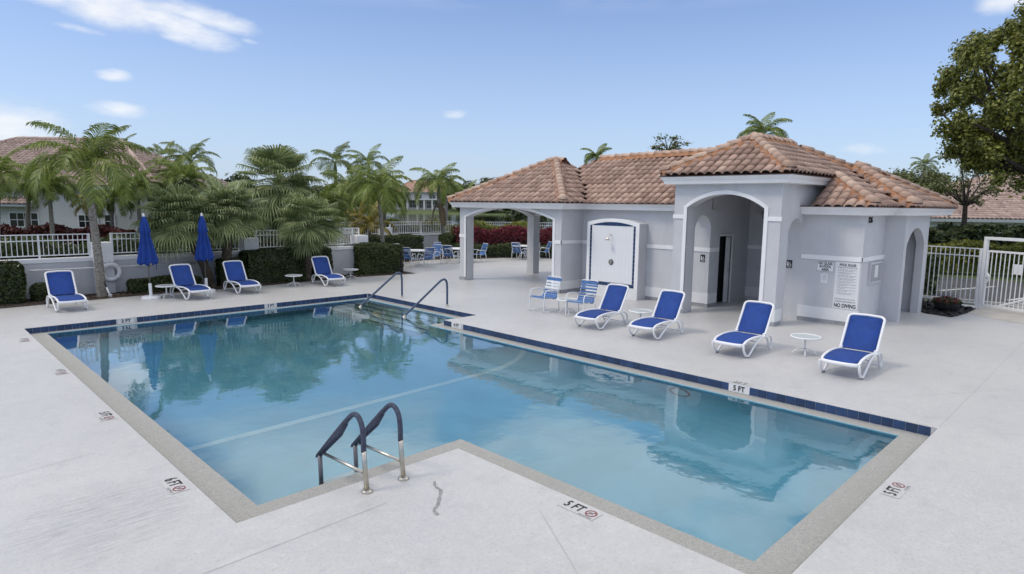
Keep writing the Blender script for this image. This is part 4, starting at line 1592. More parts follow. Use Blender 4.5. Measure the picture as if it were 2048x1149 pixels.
# ------------------------------------------------------------------ strap armchairs
def make_chair(label, near=True, white_at=()):
    t = thing('strap_armchair', label, 'armchair', (0, 0, 0), 0, 'white framed blue strap chairs')
    W2 = 0.29
    # faces -x
    for s_ in (-1, 1):
        y = s_ * W2
        MB().tube(smooth_path([(-.02, y, .0), (-.01, y, .30), (0.0, y, .52), (.05, y, .605), (.14, y, .63), (.38, y, .615), (.55, y, .56)], 3), 0.0145, 8).build('arm_leg', M['metalwhite'], t, smooth=True)
        MB().tube([(.52, y, .50), (.56, y, .25), (.60, y, .0)], 0.0145, 8).build('rear_leg', M['metalwhite'], t, smooth=True)
        MB().tube([(-.015, y, .035), (.595, y, .035)], 0.009, 6).build('runner', M['metalwhite'], t, smooth=True)
    seat = [(0.0, .405), (.06, .42), (.2, .405), (.40, .375), (.47, .39), (.52, .46), (.58, .62), (.65, .82), (.685, .92)]
    sp_ = smooth_path([(a, 0, b) for a, b in seat], 3)
    Wi = W2 - .035
    for s_ in (-1, 1):
        pts = [(p.x, s_ * Wi, p.z) for p in sp_]
        MB().tube(pts, 0.0135, 8).build('side_rail', M['metalwhite'], t, smooth=True)
    MB().tube(smooth_path([(.685, -Wi, .92), (.695, -Wi + .03, .95), (.70, 0, .955), (.695, Wi - .03, .95), (.685, Wi, .92)], 3), 0.0135, 8).build('top_rail', M['metalwhite'], t, smooth=True)
    MB().tube([(0.0, -Wi, .40), (0, Wi, .40)], 0.0135, 8).build('front_rail', M['metalwhite'], t, smooth=True)
    # straps along the curve
    n = 19
    tot = len(sp_) - 1
    for k in range(n):
        f = (k + .5) / n * tot
        i = min(int(f), tot - 1)
        p = sp_[i].lerp(sp_[i + 1], f - i)
        d = (sp_[i + 1] - sp_[i]).normalized()
        nrm = Vector((-d.z, 0, d.x))
        hw = 0.025
        a, b = p - d * hw, p + d * hw
        mb = MB()
        e = nrm * 0.016
        sag = nrm * -0.006
        mb.add([a + e + Vector((0, -Wi - .014, 0)), b + e + Vector((0, -Wi - .014, 0)), a + e + sag, b + e + sag, a + e + Vector((0, Wi + .014, 0)), b + e + Vector((0, Wi + .014, 0)),
                a - e + Vector((0, -Wi - .014, 0)), b - e + Vector((0, -Wi - .014, 0)), a - e + Vector((0, Wi + .014, 0)), b - e + Vector((0, Wi + .014, 0))],
               [(0, 1, 3, 2), (2, 3, 5, 4), (0, 6, 7, 1), (4, 5, 9, 8)])
        o_ = mb.build('strap', M['strapwhite'] if k in white_at else M['strapblue'], t, fix=False)
    return t


CG_ = 'white framed blue strap chairs'
c1 = make_chair('blue strap armchair with white panel in its back, left of the pair', white_at=(14, 15, 16))
c1.location = (12.92, 11.98, 0)
c1.rotation_euler = (0, 0, -.05)
c2 = make_chair('blue striped strap armchair standing before the shower wall', white_at=(2, 5))
c2.location = (13.05, 10.72, 0)
c2.rotation_euler = (0, 0, 0.05)


def make_table(label):
    t = thing('patio_table', label, 'table', (0, 0, 0), 0, 'round white patio tables')
    MB().lathe([(.60, .695), (.615, .705), (.615, .725), (.60, .735), (.02, .74)], 32).build('table_top', M['metalwhite'], t)
    for k in range(4):
        a = k * PI / 2 + .5
        c, s_ = math.cos(a), math.sin(a)
        MB().tube(smooth_path([(.42 * c, .42 * s_, .70), (.34 * c, .34 * s_, .5), (.20 * c, .20 * s_, .30), (.26 * c, .26 * s_, .12), (.40 * c, .40 * s_, .01)], 3), 0.018, 8).build('leg', M['metalwhite'], t, smooth=True)
    MB().tube([(.20 * math.cos(a), .20 * math.sin(a), .3) for a in np.linspace(0, 2 * PI, 17)[:-1]], 0.012, 6, closed=True).build('ring_brace', M['metalwhite'], t, smooth=True)
    return t


tb = make_table('round white patio table on the open terrace by the dark hedge')
tb.location = (18.35, 25.15, 0)
dup(tb, (20.95, 25.0, 0), .3, 'round white patio table half hidden by the left pavilion column', 'round white patio tables')
dup(tb, (25.35, 24.65, 0), .8, 'round white patio table under the red leaved hedge', 'round white patio tables')
for (x, y, rz, lab) in ((17.45, 24.55, PI + .6, 'blue chair left of the open terrace table'),
                        (18.35, 26.35, -PI / 2 + PI + .2, 'blue chair behind the open terrace table'),
                        (19.35, 25.1, .3, 'light blue chair right of the open terrace table'),
                        (18.1, 24.0, -PI / 2 - .1, 'blue chair in front of the open terrace table, seen from behind'),
                        (20.05, 24.6, PI + .5, 'blue chair left of the pavilion column table'),
                        (20.85, 26.2, PI / 2 + .1, 'blue chair behind the pavilion column table'),
                        (22.0, 24.6, -.2, 'blue chair right of the column, showing only an arm'),
                        (24.55, 24.2, PI + .3, 'blue chair left of the table under the red hedge'),
                        (25.0, 23.65, -PI / 2 - .2, 'blue chair tucked before the table under the red hedge'),
                        (26.2, 23.9, -.5, 'blue chair right of the red hedge table beside the back column')):
    # a chair sits with its seat edge at the table: shift the origin so that it turns about its own middle
    off = Vector((-.3, 0, 0))
    off.rotate(Matrix.Rotation(rz, 3, 'Z'))
    dup(c2, (x + off.x, y + off.y, 0), rz, lab, CG_)

# ------------------------------------------------------------------ boundary wall, fences
bw = thing('boundary_wall', 'low grey garden wall with white cap and square pillars behind the loungers', 'wall', (0, 0, 0))
WYF = 23.5
for (n_, a) in (('wall', (-8, 14.6, WYF, WYF + .25, 0, 1.05)), ('wall', (14.35, 14.6, WYF + .25, 30.3, 0, 1.05)), ('wall', (14.6, 27.6, 30.05, 30.3, 0, 1.12))):
    MB().box(*a).build(n_, M['wall'], bw)
for a in ((-8, 14.65, WYF - .03, WYF + .28, 1.052, 1.18), (14.32, 14.63, WYF + .282, 30.0, 1.052, 1.18), (14.3, 27.6, 30.02, 30.33, 1.122, 1.22)):
    MB().box(*a).build('cap', M['white'], bw, bevel=.01)
PIL = [(4.90, WYF + .1), (9.61, WYF + .1), (14.30, WYF + .12), (19.95, 30.2), (25.1, 30.2)]
for (x, y) in PIL:
    MB().box(x - .275, x + .275, y - .28, y + .28, 1.0, 1.63).build('pillar', M['white'], bw, bevel=.01)
MB().box(4.90 - .275, 4.90 + .275, WYF - .16, WYF - .001, 0, 1.0).build('pillar', M['wall'], bw)

PK = {}


def fence(a, b, z0, z1, label, zmid=None, pitch=0.126, loc_z=0.0, posts=()):
    A, B = Vector((*a, 0)), Vector((*b, 0))
    L = (B - A).length
    ang = math.atan2(B.y - A.y, B.x - A.x)
    t = thing('picket_fence', label, 'fence', (a[0], a[1], loc_z), ang, 'white metal picket fences')
    for z in ([z0, z1] + ([zmid] if zmid else [])):
        MB().box(0, L, -.016, .016, z - .016, z + .016).build('rail', M['metalwhite'], t)
    key = (z0, z1)
    if key not in PK:
        me = MB().box(-.0095, .0095, -.0095, .0095, z0 + .016, z1 - .016).mesh('picket')
        me.materials.append(M['metalwhite'])
        PK[key] = me
    n_ = int(L / pitch)
    for k in range(n_):
        mk('picket', PK[key], None, t, ((k + .5) * L / n_, 0.0, 0))
    for s_ in list(posts) + [0.02, L - .02]:
        MB().box(s_ - .025, s_ + .025, -.025, .025, z0 - .10, z1 + .02).build('post', M['metalwhite'], t)
    return t


fence((-2.0, WYF + .14), (4.62, WYF + .14), 1.27, 1.90, 'white picket fence on the wall at far left, ending at the first pillar', 1.72, posts=(5.3,))
fence((5.18, WYF + .14), (9.33, WYF + .14), 1.27, 1.90, 'white picket fence between the first and second wall pillars behind the umbrellas', 1.72, posts=(2.1,))
fence((9.89, WYF + .14), (14.02, WYF + .14), 1.27, 1.90, 'white picket fence right of the second pillar behind the tall box hedge', 1.72, posts=(2.0,))
fence((14.47, WYF + .42), (14.47, 30.1), 1.27, 1.90, 'white picket fence running back from the corner pillar', 1.72, posts=(3.2,))
fence((14.6, 30.2), (19.66, 30.2), 1.29, 1.93, 'white picket fence at the back of the terrace left of its middle pillar', 1.76, posts=(2.5,))
fence((20.24, 30.2), (24.82, 30.2), 1.29, 1.93, 'white picket fence at the back of the terrace right of its middle pillar', 1.76, posts=(2.2,))
fence((25.4, 30.2), (31.5, 24.5), 0.25, 1.90, 'white picket fence seen through the pavilion behind the red hedge', 1.72)
fence((31.5, 24.5), (33.0, 18.0), 0.25, 1.90, 'white picket fence turning behind the pavilion back column', 1.72)
# right side fence and gate
fence((24.42, 5.6), (23.98, 3.60), 0.14, 1.83, 'white picket fence between the pool house and the gate', 1.60, 0.135)
MB().box(23.90, 24.62, 3.5, 5.6, 0, .10)
gt = thing('gate', 'white metal pool gate with tall frame and lock plate at far right', 'gate', (23.98, 3.52, 0), math.atan2(-1.12, -.62))
GL = 1.9
MB().box(-.05, .05, -.05, .05, 0, 2.12).build('gate_post', M['metalwhite'], gt, bevel=.005)
MB().box(GL + .10, GL + .20, -.05, .05, 0, 2.12).build('gate_post', M['metalwhite'], gt, bevel=.005)
MB().box(-.05, GL + .20, -.05, .05, 2.122, 2.21).build('frame_head', M['metalwhite'], gt, bevel=.005)
for z in (0.12, 1.78):
    MB().box(.07, GL + .08, -.025, .025, z - .03, z + .03).build('rail', M['metalwhite'], gt)
for x in (.09, GL + .06):
    MB().box(x - .025, x + .025, -.026, .026, .09, 1.81).build('stile', M['metalwhite'], gt)
gp = MB().box(-.010, .010, -.010, .010, .15, 1.75).mesh('picket')
gp.materials.append(M['metalwhite'])
for k in range(13):
    mk('picket', gp, None, gt, (.22 + k * .13, 0, 0))
MB().prism([(.12, .80), (.20, .88), (.20, 1.02), (.12, 1.12)], lambda p: (p[0], .03, p[1]), lambda p: (p[0], -.03, p[1])).build('lock_plate', M['metalwhite'], gt)
MB().tube([(.15, -.06, .96), (.15, .06, .96)], .02, 10).build('lock', M['steel'], gt)
MB().box(.83, 1.13, .022, .03, 1.15, 1.45).build('plate', M['signwhite'], gt)
MB().tube([(.55, .0, .14), (1.7, .0, .62)], .03, 8, flat=(.6, 1)).build('brace', M['metalwhite'], gt)
for k in range(3):
    MB().box(.9 + .25 * k, GL, -.008, .008, .22 + .11 * k, .24 + .11 * k).build('mesh_bar', M['metalwhite'], gt)

# life ring, rescue pole, sprinkler, black post
t = thing('life_ring', 'white life ring hung on the wall pillar behind the ringed palm', 'life ring', (5.06, WYF - .20, 0.69))
MB().tube([(.245 * math.cos(a), 0, .245 * math.sin(a)) for a in np.linspace(0, 2 * PI, 33)[:-1]], 0.07, 10, closed=True).build('ring', M['signwhite'], t, smooth=True)
for k in range(4):
    a = k * PI / 2 + PI / 4
    MB().tube([(.245 * math.cos(a + d), 0, .245 * math.sin(a + d)) for d in (-.12, 0, .12)], 0.073, 10).build('band', M['plinth'], t, smooth=True)
MB().tube([(0, .0, .30), (0, .03, .38)], .012, 6).build('hook', M['steel'], t)
t = thing('rescue_pole', 'long thin white rescue pole mounted level along the wall', 'pole', (3.0, WYF - .17, .86))
MB().tube([(0, 0, 0), (4.9, 0, -.02)], .017, 8).build('shaft', M['metalwhite'], t, smooth=True)
MB().tube([(0, 0, 0), (.32, 0, -.001)], .026, 8).build('sleeve', M['metalwhite'], t, smooth=True)
for x in (.8, 2.9, 4.4):
    MB().box(x - .02, x + .02, 0.0, .17, -.05, .0).build('bracket', M['steel'], t)
t = thing('sprinkler_riser', 'thin leaning white riser pipe with black tip in the mulch', 'sprinkler', (4.80, 22.25, 0))
MB().tube([(0, 0, 0), (-.09, .1, .33)], .02, 8).build('pipe', M['metalwhite'], t, smooth=True)
MB().tube([(-.09, .1, .33), (-.14, .14, .50)], .026, 8).build('tip', M['darkplastic'], t, smooth=True)
MB().lathe([(.05, 0), (.06, .06), (.0, .1)], 10, (.04, .3)).build('cap', M['metalwhite'], t)
t = thing('black_post', 'slim black post with a small round fitting at the mulch point', 'post', (15.62, 22.45, 0))
MB().box(-.035, .035, -.035, .035, 0, .92).build('shaft', M['black'], t)
MB().tube([(-.04, 0, .16), (-.14, 0, .16)], .07, 12).build('fitting', M['black'], t)


# ------------------------------------------------------------------ planting beds
def bed(name, poly, mat, h=0.05, seed=0):
    rg = random.Random(seed)
    xs_ = [p[0] for p in poly]
    ys_ = [p[1] for p in poly]

    def inside(x, y):
        c = False
        n_ = len(poly)
        for i in range(n_):
            x1, y1 = poly[i]
            x2, y2 = poly[i - 1]
            if (y1 > y) != (y2 > y) and x < (x2 - x1) * (y - y1) / (y2 - y1) + x1:
                c = not c
        return c
    mb = MB()
    n_ = len(poly)
    mb.add([(x, y, .012) for x, y in poly], [tuple(range(n_))])
    # loose chips standing on it
    area = (max(xs_) - min(xs_)) * (max(ys_) - min(ys_))
    for k in range(int(min(9000, area * 130))):
        x, y = rg.uniform(min(xs_), max(xs_)), rg.uniform(min(ys_), max(ys_))
        if not inside(x, y):
            continue
        s_ = rg.uniform(.02, .05)
        a = rg.uniform(0, PI)
        d = Vector((math.cos(a) * s_, math.sin(a) * s_, rg.uniform(-.015, .015)))
        e = Vector((-math.sin(a) * s_ * .4, math.cos(a) * s_ * .4, rg.uniform(-.01, .02)))
        c = Vector((x, y, .02 + rg.uniform(0, h)))
        mb.add([c - d - e, c + d - e, c + d + e, c - d + e], [(0, 1, 2, 3)])
    return struct(mb.build(name, mat, fix=False), 'stuff')


bed('mulch_bed', [(-6, 21.9), (2.08, 21.86), (5.4, 22.2), (9.45, 22.1), (13.33, 22.45), (15.2, 22.15), (16.1, 22.05), (16.3, 24.3), (16.2, 25.6), (17.1, 26.3), (20.3, 27.0), (23, 26.7), (24.5, 29.9), (14.7, 29.9), (14.55, 23.45), (-6, 23.45)], M['mulch'], seed=2)
bed('mulch_ring', [(23.0, 26.0), (24.8, 25.6), (26.5, 23.9), (27.6, 22.0), (28.6, 18), (30, 18), (30, 28.4), (23.2, 28.4)], M['mulch'], seed=4)
bed('gravel_bed', [(21.45, 4.50), (21.2, 3.72), (22.3, 3.58), (23.7, 3.55), (24.1, 4.2), (24.5, 5.4), (21.7, 4.58)], M['gravel'], seed=5)


# ------------------------------------------------------------------ foliage
def leaf_quads(mb, P, Nrm, size, rg, aspect=0.55, tilt=0.9):
    """numpy batch of leaf-shaped quads"""
    n_ = len(P)
    if n_ == 0:
        return
    t1 = rg.normal(size=(n_, 3))
    nr = Nrm + tilt * rg.normal(size=(n_, 3))
    nr /= np.linalg.norm(nr, axis=1)[:, None] + 1e-9
    t1 -= (t1 * nr).sum(1)[:, None] * nr
    t1 /= np.linalg.norm(t1, axis=1)[:, None] + 1e-9
    t2 = np.cross(nr, t1)
    s_ = size * rg.uniform(.6, 1.35, (n_, 1))
    a = P - t1 * s_
    b = P + t2 * s_ * aspect + nr * s_ * .12
    c = P + t1 * s_
    d = P - t2 * s_ * aspect + nr * s_ * .12
    V = np.stack([a, b, c, d], 1).reshape(-1, 3)
    o = len(mb.v)
    mb.v.extend(map(tuple, V.tolist()))
    idx = (np.arange(n_ * 4).reshape(-1, 4) + o).tolist()
    mb.f.extend(map(tuple, idx))
    rr = np.repeat(np.clip(rg.beta(1.6, 2.6, n_), 0, 1), 4)
    mb.r.extend(rr.tolist())


def hedge_box(name, label, x0, x1, y0, y1, z1, mat, n=6000, size=.045, seed=0, z0=0.02, cat='hedge', group=None, rot=None, loc=None, rough=.05):
    rg = np.random.default_rng(seed)
    cx_, cy_ = (x0 + x1) / 2, (y0 + y1) / 2
    t = thing(name, label, cat, (cx_, cy_, 0) if loc is None else loc, rot or 0, group)
    hx, hy = (x1 - x0) / 2, (y1 - y0) / 2
    A = [(2 * hy * (z1 - z0), 0), (2 * hy * (z1 - z0), 1), (2 * hx * (z1 - z0), 2), (2 * hx * (z1 - z0), 3), (4 * hx * hy, 4)]
    tot = sum(a for a, _ in A)
    mb = MB()
    ph1, ph2 = rg.uniform(0, 6, 2)
    for a, f in A:
        m = int(n * a / tot)
        u = rg.uniform(-1, 1, m)
        v = rg.uniform(0, 1, m)
        w = rg.uniform(-1, 1, m)
        if f < 2:
            sgn = -1 if f == 0 else 1
            P = np.stack([np.full(m, sgn * hx), u * hy, z0 + v * (z1 - z0)], 1)
            N_ = np.tile([sgn, 0, .35], (m, 1)).astype(float)
        elif f < 4:
            sgn = -1 if f == 2 else 1
            P = np.stack([u * hx, np.full(m, sgn * hy), z0 + v * (z1 - z0)], 1)
            N_ = np.tile([0, sgn, .35], (m, 1)).astype(float)
        else:
            P = np.stack([u * hx, w * hy, np.full(m, z1)], 1)
            N_ = np.tile([0, 0, 1.0], (m, 1)).astype(float)
        # round the shoulders and make the clipping uneven
        lump = rough * (np.sin(P[:, 0] * 3.1 + ph1) * np.sin(P[:, 1] * 2.7 + ph2) + .6 * np.sin(P[:, 2] * 5 + P[:, 0] * 2 + ph1))
        dep = np.abs(rg.normal(0, .022, m))
        P = P + N_ * (lump - dep)[:, None]
        e = .09
        ex = np.clip(np.abs(P[:, 0]) - (hx - e), 0, None)
        ez = np.clip(P[:, 2] - (z1 - e), 0, None)
        ey = np.clip(np.abs(P[:, 1]) - (hy - e), 0, None)
        cut = np.minimum(ez, np.maximum(ex, ey)) * .6
        P[:, 2] -= cut
        P[:, 0] -= np.sign(P[:, 0]) * np.minimum(ex, ez) * .5
        P[:, 1] -= np.sign(P[:, 1]) * np.minimum(ey, ez) * .5
        leaf_quads(mb, P, N_, size, rg)
    mb.build('foliage', M[mat], t, fix=False, rnd=True)
    core = MB().box(-hx + .07, hx - .07, -hy + .07, hy - .07, z0, z1 - .08)
    core.r = [.0] * len(core.v)  # solid block, the hedge's dark interior put into its leaf colour
    core.build('dark_core', M[mat], t, rnd=True)
    return t


HG = 'clipped dark hedges in the pool beds'
hedge_box('box_hedge', 'tall dark clipped hedge block at the far left edge', 1.35, 2.72, 22.55, 23.35, 1.18, 'hedge', 7000, seed=1, group=HG)
hedge_box('box_hedge', 'small low hedge behind the lone left lounger', 2.98, 3.95, 22.75, 23.3, .47, 'hedge', 3500, seed=2, group=HG)
hedge_box('box_hedge', 'low long hedge behind the first umbrella', 5.45, 7.6, 22.65, 23.2, .45, 'hedge', 6000, seed=3, group=HG)
hedge_box('box_hedge', 'tall dark clipped hedge behind the third left lounger', 9.15, 11.30, 22.55, 23.4, 1.22, 'hedge', 11000, seed=4, group=HG)
hedge_box('box_hedge', 'dark hedge stub behind the fan palm trunk and fourth left lounger', 11.75, 12.55, 22.75, 23.4, 1.22, 'hedge', 5000, seed=5, group=HG)
hedge_box('box_hedge', 'big clipped hedge block on the mulch corner by the slim palm', 13.95, 15.95, 22.75, 24.3, 1.25, 'hedge', 15000, seed=6, group=HG)
hedge_box('box_hedge', 'dark hedge behind the open terrace table', 17.0, 20.5, 27.35, 28.7, 1.30, 'hedge', 12000, seed=7, group=HG)
hedge_box('box_hedge', 'dark hedge left of the pavilion column at the back of the terrace', 22.7, 24.6, 27.9, 29.0, 1.25, 'hedge', 6000, seed=8, group=HG)
hedge_box('box_hedge', 'lighter hedge between corner pillar and slim palm', 15.3, 16.7, 27.0, 28.4, 1.12, 'limehedge', 4000, seed=9, group=HG)
hedge_box('box_hedge', 'loose dark shrub mass between umbrella and tall hedge', 8.3, 9.05, 22.7, 23.35, 1.0, 'hedge', 4000, size=.06, seed=10, group=HG, rough=.1)


def polyline_hedge(name, label, pts, hw, z0, z1, mat, n, size, seed, cat='hedge', spiky=False):
    """leafy band along a line, in world coordinates"""
    rg = np.random.default_rng(seed)
    t = thing(name, label, cat, (pts[0][0], pts[0][1], 0))
    o3 = np.array([pts[0][0], pts[0][1], 0])
    P = np.array(pts, float)
    seg = np.linalg.norm(np.diff(P, axis=0), axis=1)
    cum = np.concatenate([[0], np.cumsum(seg)])
    s_ = rg.uniform(0, cum[-1], n)
    i = np.clip(np.searchsorted(cum, s_) - 1, 0, len(seg) - 1)
    f = (s_ - cum[i]) / seg[i]
    base = P[i] + (P[i + 1] - P[i]) * f[:, None]
    d = (P[i + 1] - P[i]) / seg[i][:, None]
    nn_ = np.stack([-d[:, 1], d[:, 0]], 1)
    off = rg.uniform(-1, 1, n)
    off = np.sign(off) * np.abs(off) ** .5 * hw
    top = z1 + .10 * (z1 - z0) * np.sin(s_ * 2.3) + rg.normal(0, .04, n)
    zz = z0 + (top - z0) * (1 - np.abs(rg.normal(0, .38, n)).clip(0, 1))
    Q = np.stack([base[:, 0] + nn_[:, 0] * off, base[:, 1] + nn_[:, 1] * off, zz], 1) - o3
    mb = MB()
    if spiky:
        N_ = np.stack([nn_[:, 0] * np.sign(off), nn_[:, 1] * np.sign(off), np.full(n, .2)], 1)
        leaf_quads(mb, Q, N_, size, rg, aspect=.28, tilt=.7)
    else:
        N_ = np.stack([nn_[:, 0] * np.sign(off), nn_[:, 1] * np.sign(off), np.full(n, .6)], 1)
        leaf_quads(mb, Q, N_, size, rg)
    mb.build('foliage', M[mat], t, fix=False, rnd=True)
    mb = MB()
    for k in range(len(pts) - 1):
        a, b = Vector((*pts[k], 0)) - Vector(o3), Vector((*pts[k + 1], 0)) - Vector(o3)
        dd = (b - a).normalized()
        q = Vector((-dd.y, dd.x, 0)) * hw * .55
        zt = Vector((0, 0, z0 + (z1 - z0) * .75))
        zb = Vector((0, 0, z0))
        mb.add([a - q + zb, b - q + zb, b + q + zb, a + q + zb, a - q + zt, b - q + zt, b + q + zt, a + q + zt], [(0, 3, 2, 1), (4, 5, 6, 7), (0, 1, 5, 4), (1, 2, 6, 5), (2, 3, 7, 6), (3, 0, 4, 7)])
    mb.r = [0.0] * len(mb.v)  # darkest leaf tone gives the solid core its dark interior look
    mb.build('dark_core', M[mat], t, fix=False, rnd=True)
    return t


curve = [(22.6, 27.4), (24.4, 26.6), (25.9, 25.4), (27.2, 23.8), (28.2, 21.8), (28.9, 19.0)]
polyline_hedge('cordyline_hedge', 'tall red leaved cordyline hedge seen through the pavilion', [(x + .55, y + .55) for x, y in curve], .35, .15, 1.62, 'redleaf', 9000, .12, 21, spiky=True)
polyline_hedge('low_hedge', 'low green hedge at the foot of the red cordylines', curve, .32, .02, .72, 'hedge', 9000, .06, 22)
polyline_hedge('croton_hedge', 'dark red croton hedge before the left house', [uv(-31, 34.0)[:2], uv(-20.5, 34.2)[:2]], .5, .1, 1.42, 'redhedge', 7000, .12, 23)
polyline_hedge('croton_hedge', 'red croton hedge glimpsed between the fan palm trunks', [uv(-19.5, 33.6)[:2], uv(-13, 33.2)[:2]], .5, .1, 1.45, 'redhedge', 4000, .12, 24)
polyline_hedge('lime_hedge', 'long yellow green hedge on the lake shore behind the terrace fence', [uv(-11.0, 40)[:2], uv(-4, 39.5)[:2], uv(1, 39)[:2]], .7, .1, 1.80, 'limehedge', 11000, .09, 25)
polyline_hedge('dark_hedge', 'dark hedge directly behind the left picket fence', [(-3, 25.2), (13.2, 25.2)], .5, .1, 1.62, 'hedge', 12000, .08, 26)
polyline_hedge('dark_hedge', 'dark hedge directly behind the terrace fence', [(15.6, 31.4), (25, 31.4)], .45, .1, 1.55, 'hedge', 9000, .08, 27)
polyline_hedge('lime_hedge', 'clipped yellow green hedge across the drive at far right', [(35.4, 9.2), (36.2, 6.6), (37.6, 4.2), (39.4, 1.5)], .6, .1, 1.45, 'limehedge', 9000, .09, 28)
polyline_hedge('dark_shrub', 'dark leafy shrub behind the right picket fence', [(26.0, 6.4), (26.4, 5.2)], .45, .05, 1.35, 'hedge', 3500, .09, 29, cat='shrub')
polyline_hedge('leafy_shrubs', 'loose green shrubs under the right house wall', [(38.0, 9.6), (39.6, 7.7), (42.4, 5.6), (44.5, 3.8)], 1.1, .1, 2.05, 'bgleaf', 8000, .17, 30, cat='shrub')

# flower bowl in the gravel bed
t = thing('flower_bowl', 'dark planter bowl with small red flowers in the gravel', 'planter', (22.55, 4.12, 0))
MB().lathe([(.20, 0), (.30, .10), (.36, .26), (.34, .27)], 18).build('bowl', M['gravel'], t, smooth=True)
rgn = np.random.default_rng(31)
mb = MB()
u = rgn.normal(size=(420, 3))
u /= np.linalg.norm(u, axis=1)[:, None]
u[:, 2] = np.abs(u[:, 2])
leaf_quads(mb, u * np.array([.36, .36, .15]) + np.array([0, 0, .25]), u, .05, rgn)
mb.build('leaves', M['hedge'], t, fix=False, rnd=True)
mb = MB()
u = u[:70]
leaf_quads(mb, u * np.array([.37, .37, .17]) + np.array([0, 0, .26]), u, .035, rgn, aspect=.9)
mb.build('flowers', M['redleaf'], t, fix=False, rnd=True)


# ---- palms
def feather_frond(L, a0, a1, lw, n=56, droop=.5, seed=0, twist=.5):
    """arching pinnate frond: rachis along +x, leaflets in a loose V"""
    rg = random.Random(seed)
    mb = MB()
    pts = []
    x = z = 0.0
    m = 14
    for i in range(m + 1):
        t = i / m
        pts.append(Vector((x, 0, z)))
        a = a0 + (a1 - a0) * t ** 1.15
        x += math.cos(a) * L / m
        z += math.sin(a) * L / m
    mb.tube(pts, [max(.004, .022 * (1 - i / m)) for i in range(m + 1)], 5)
    mb.r = [0.75] * len(mb.v)
    for k in range(n):
        t = 0.14 + 0.86 * (k + .5) / n
        f = t * m
        i = min(int(f), m - 1)
        p = pts[i].lerp(pts[i + 1], f - i)
        d = (pts[i + 1] - pts[i]).normalized()
        upv = Vector((-d.z, 0, d.x))
        ll = lw * (math.sin(PI * (0.16 + 0.78 * t)) ** .7) * rg.uniform(.85, 1.1)
        for s_ in (-1, 1):
            side = Vector((0, s_, 0))
            dr = (side * rg.uniform(.65, .95) + d * rg.uniform(.65, .95) + upv * rg.uniform(.0, .5) * twist).normalized()
            w = 0.018
            wv_ = d * w
            a = p
            b = p + dr * ll * .45
            c = p + dr * ll * .80 + Vector((0, 0, -droop * ll * .22))
            e = p + dr * ll * .95 + Vector((0, 0, -droop * ll * .55))
            rv_ = rg.random()
            mb.add([a - wv_ * .5, a + wv_ * .5, b + wv_, b - wv_, c + wv_ * .8, c - wv_ * .8, e], [(0, 1, 2, 3), (3, 2, 4, 5), (5, 4, 6)], rv_)
    return mb


def fan_leaf(pet, rad, a0, droop, seed, seg=34):
    rg = random.Random(seed)
    mb = MB()
    pts = [Vector((0, 0, 0)), Vector((pet * .5 * math.cos(a0), 0, pet * .5 * math.sin(a0))), Vector((pet * math.cos(a0 - .15), 0, pet * math.sin(a0 - .15)))]
    mb.tube(pts, [.022, .016, .012], 5)
    mb.r = [0.8] * len(mb.v)
    hub = pts[-1]
    ax = Vector((math.cos(a0 - .35), 0, math.sin(a0 - .35)))
    nr = Vector((-ax.z, 0, ax.x))
    sd_ = Vector((0, 1, 0))
    span = R(265)
    for k in range(seg):
        th_ = -span / 2 + span * (k + .5) / seg
        hw = span / seg / 2
        l_ = rad * (1 - .28 * abs(th_ / (span / 2)) ** 2) * rg.uniform(.93, 1.05)

        def P(r_, th2, lift=0.0, dz=0.0):
            cup = 0.10 * r_ * abs(math.sin(th2))
            v = hub + ax * (r_ * math.cos(th2)) + sd_ * (r_ * math.sin(th2)) + nr * (cup + lift)
            return v + Vector((0, 0, dz))
        rv_ = rg.random()
        pl = .02
        A = P(.04, th_)
        B0, B1, B2 = P(l_ * .52, th_ - hw), P(l_ * .52, th_, -pl), P(l_ * .52, th_ + hw)
        C0, C1 = P(l_ * .80, th_ - hw * .42, 0, -droop * l_ * .06), P(l_ * .80, th_ + hw * .42, 0, -droop * l_ * .06)
        D = P(l_ * .95, th_, 0, -droop * l_ * rg.uniform(.28, .5))
        mb.add([A, B0, B1, B2, C0, C1, D], [(0, 1, 2), (0, 2, 3), (1, 4, 2), (2, 4, 5), (2, 5, 3), (4, 6, 5)], rv_)
    return mb


FRM = {}


def frond_mesh(key, fn, mat):
    if (key, mat) not in FRM:
        me = fn().mesh('frond', False, True)
        me.materials.append(M[mat])
        FRM[(key, mat)] = me
    return FRM[(key, mat)]


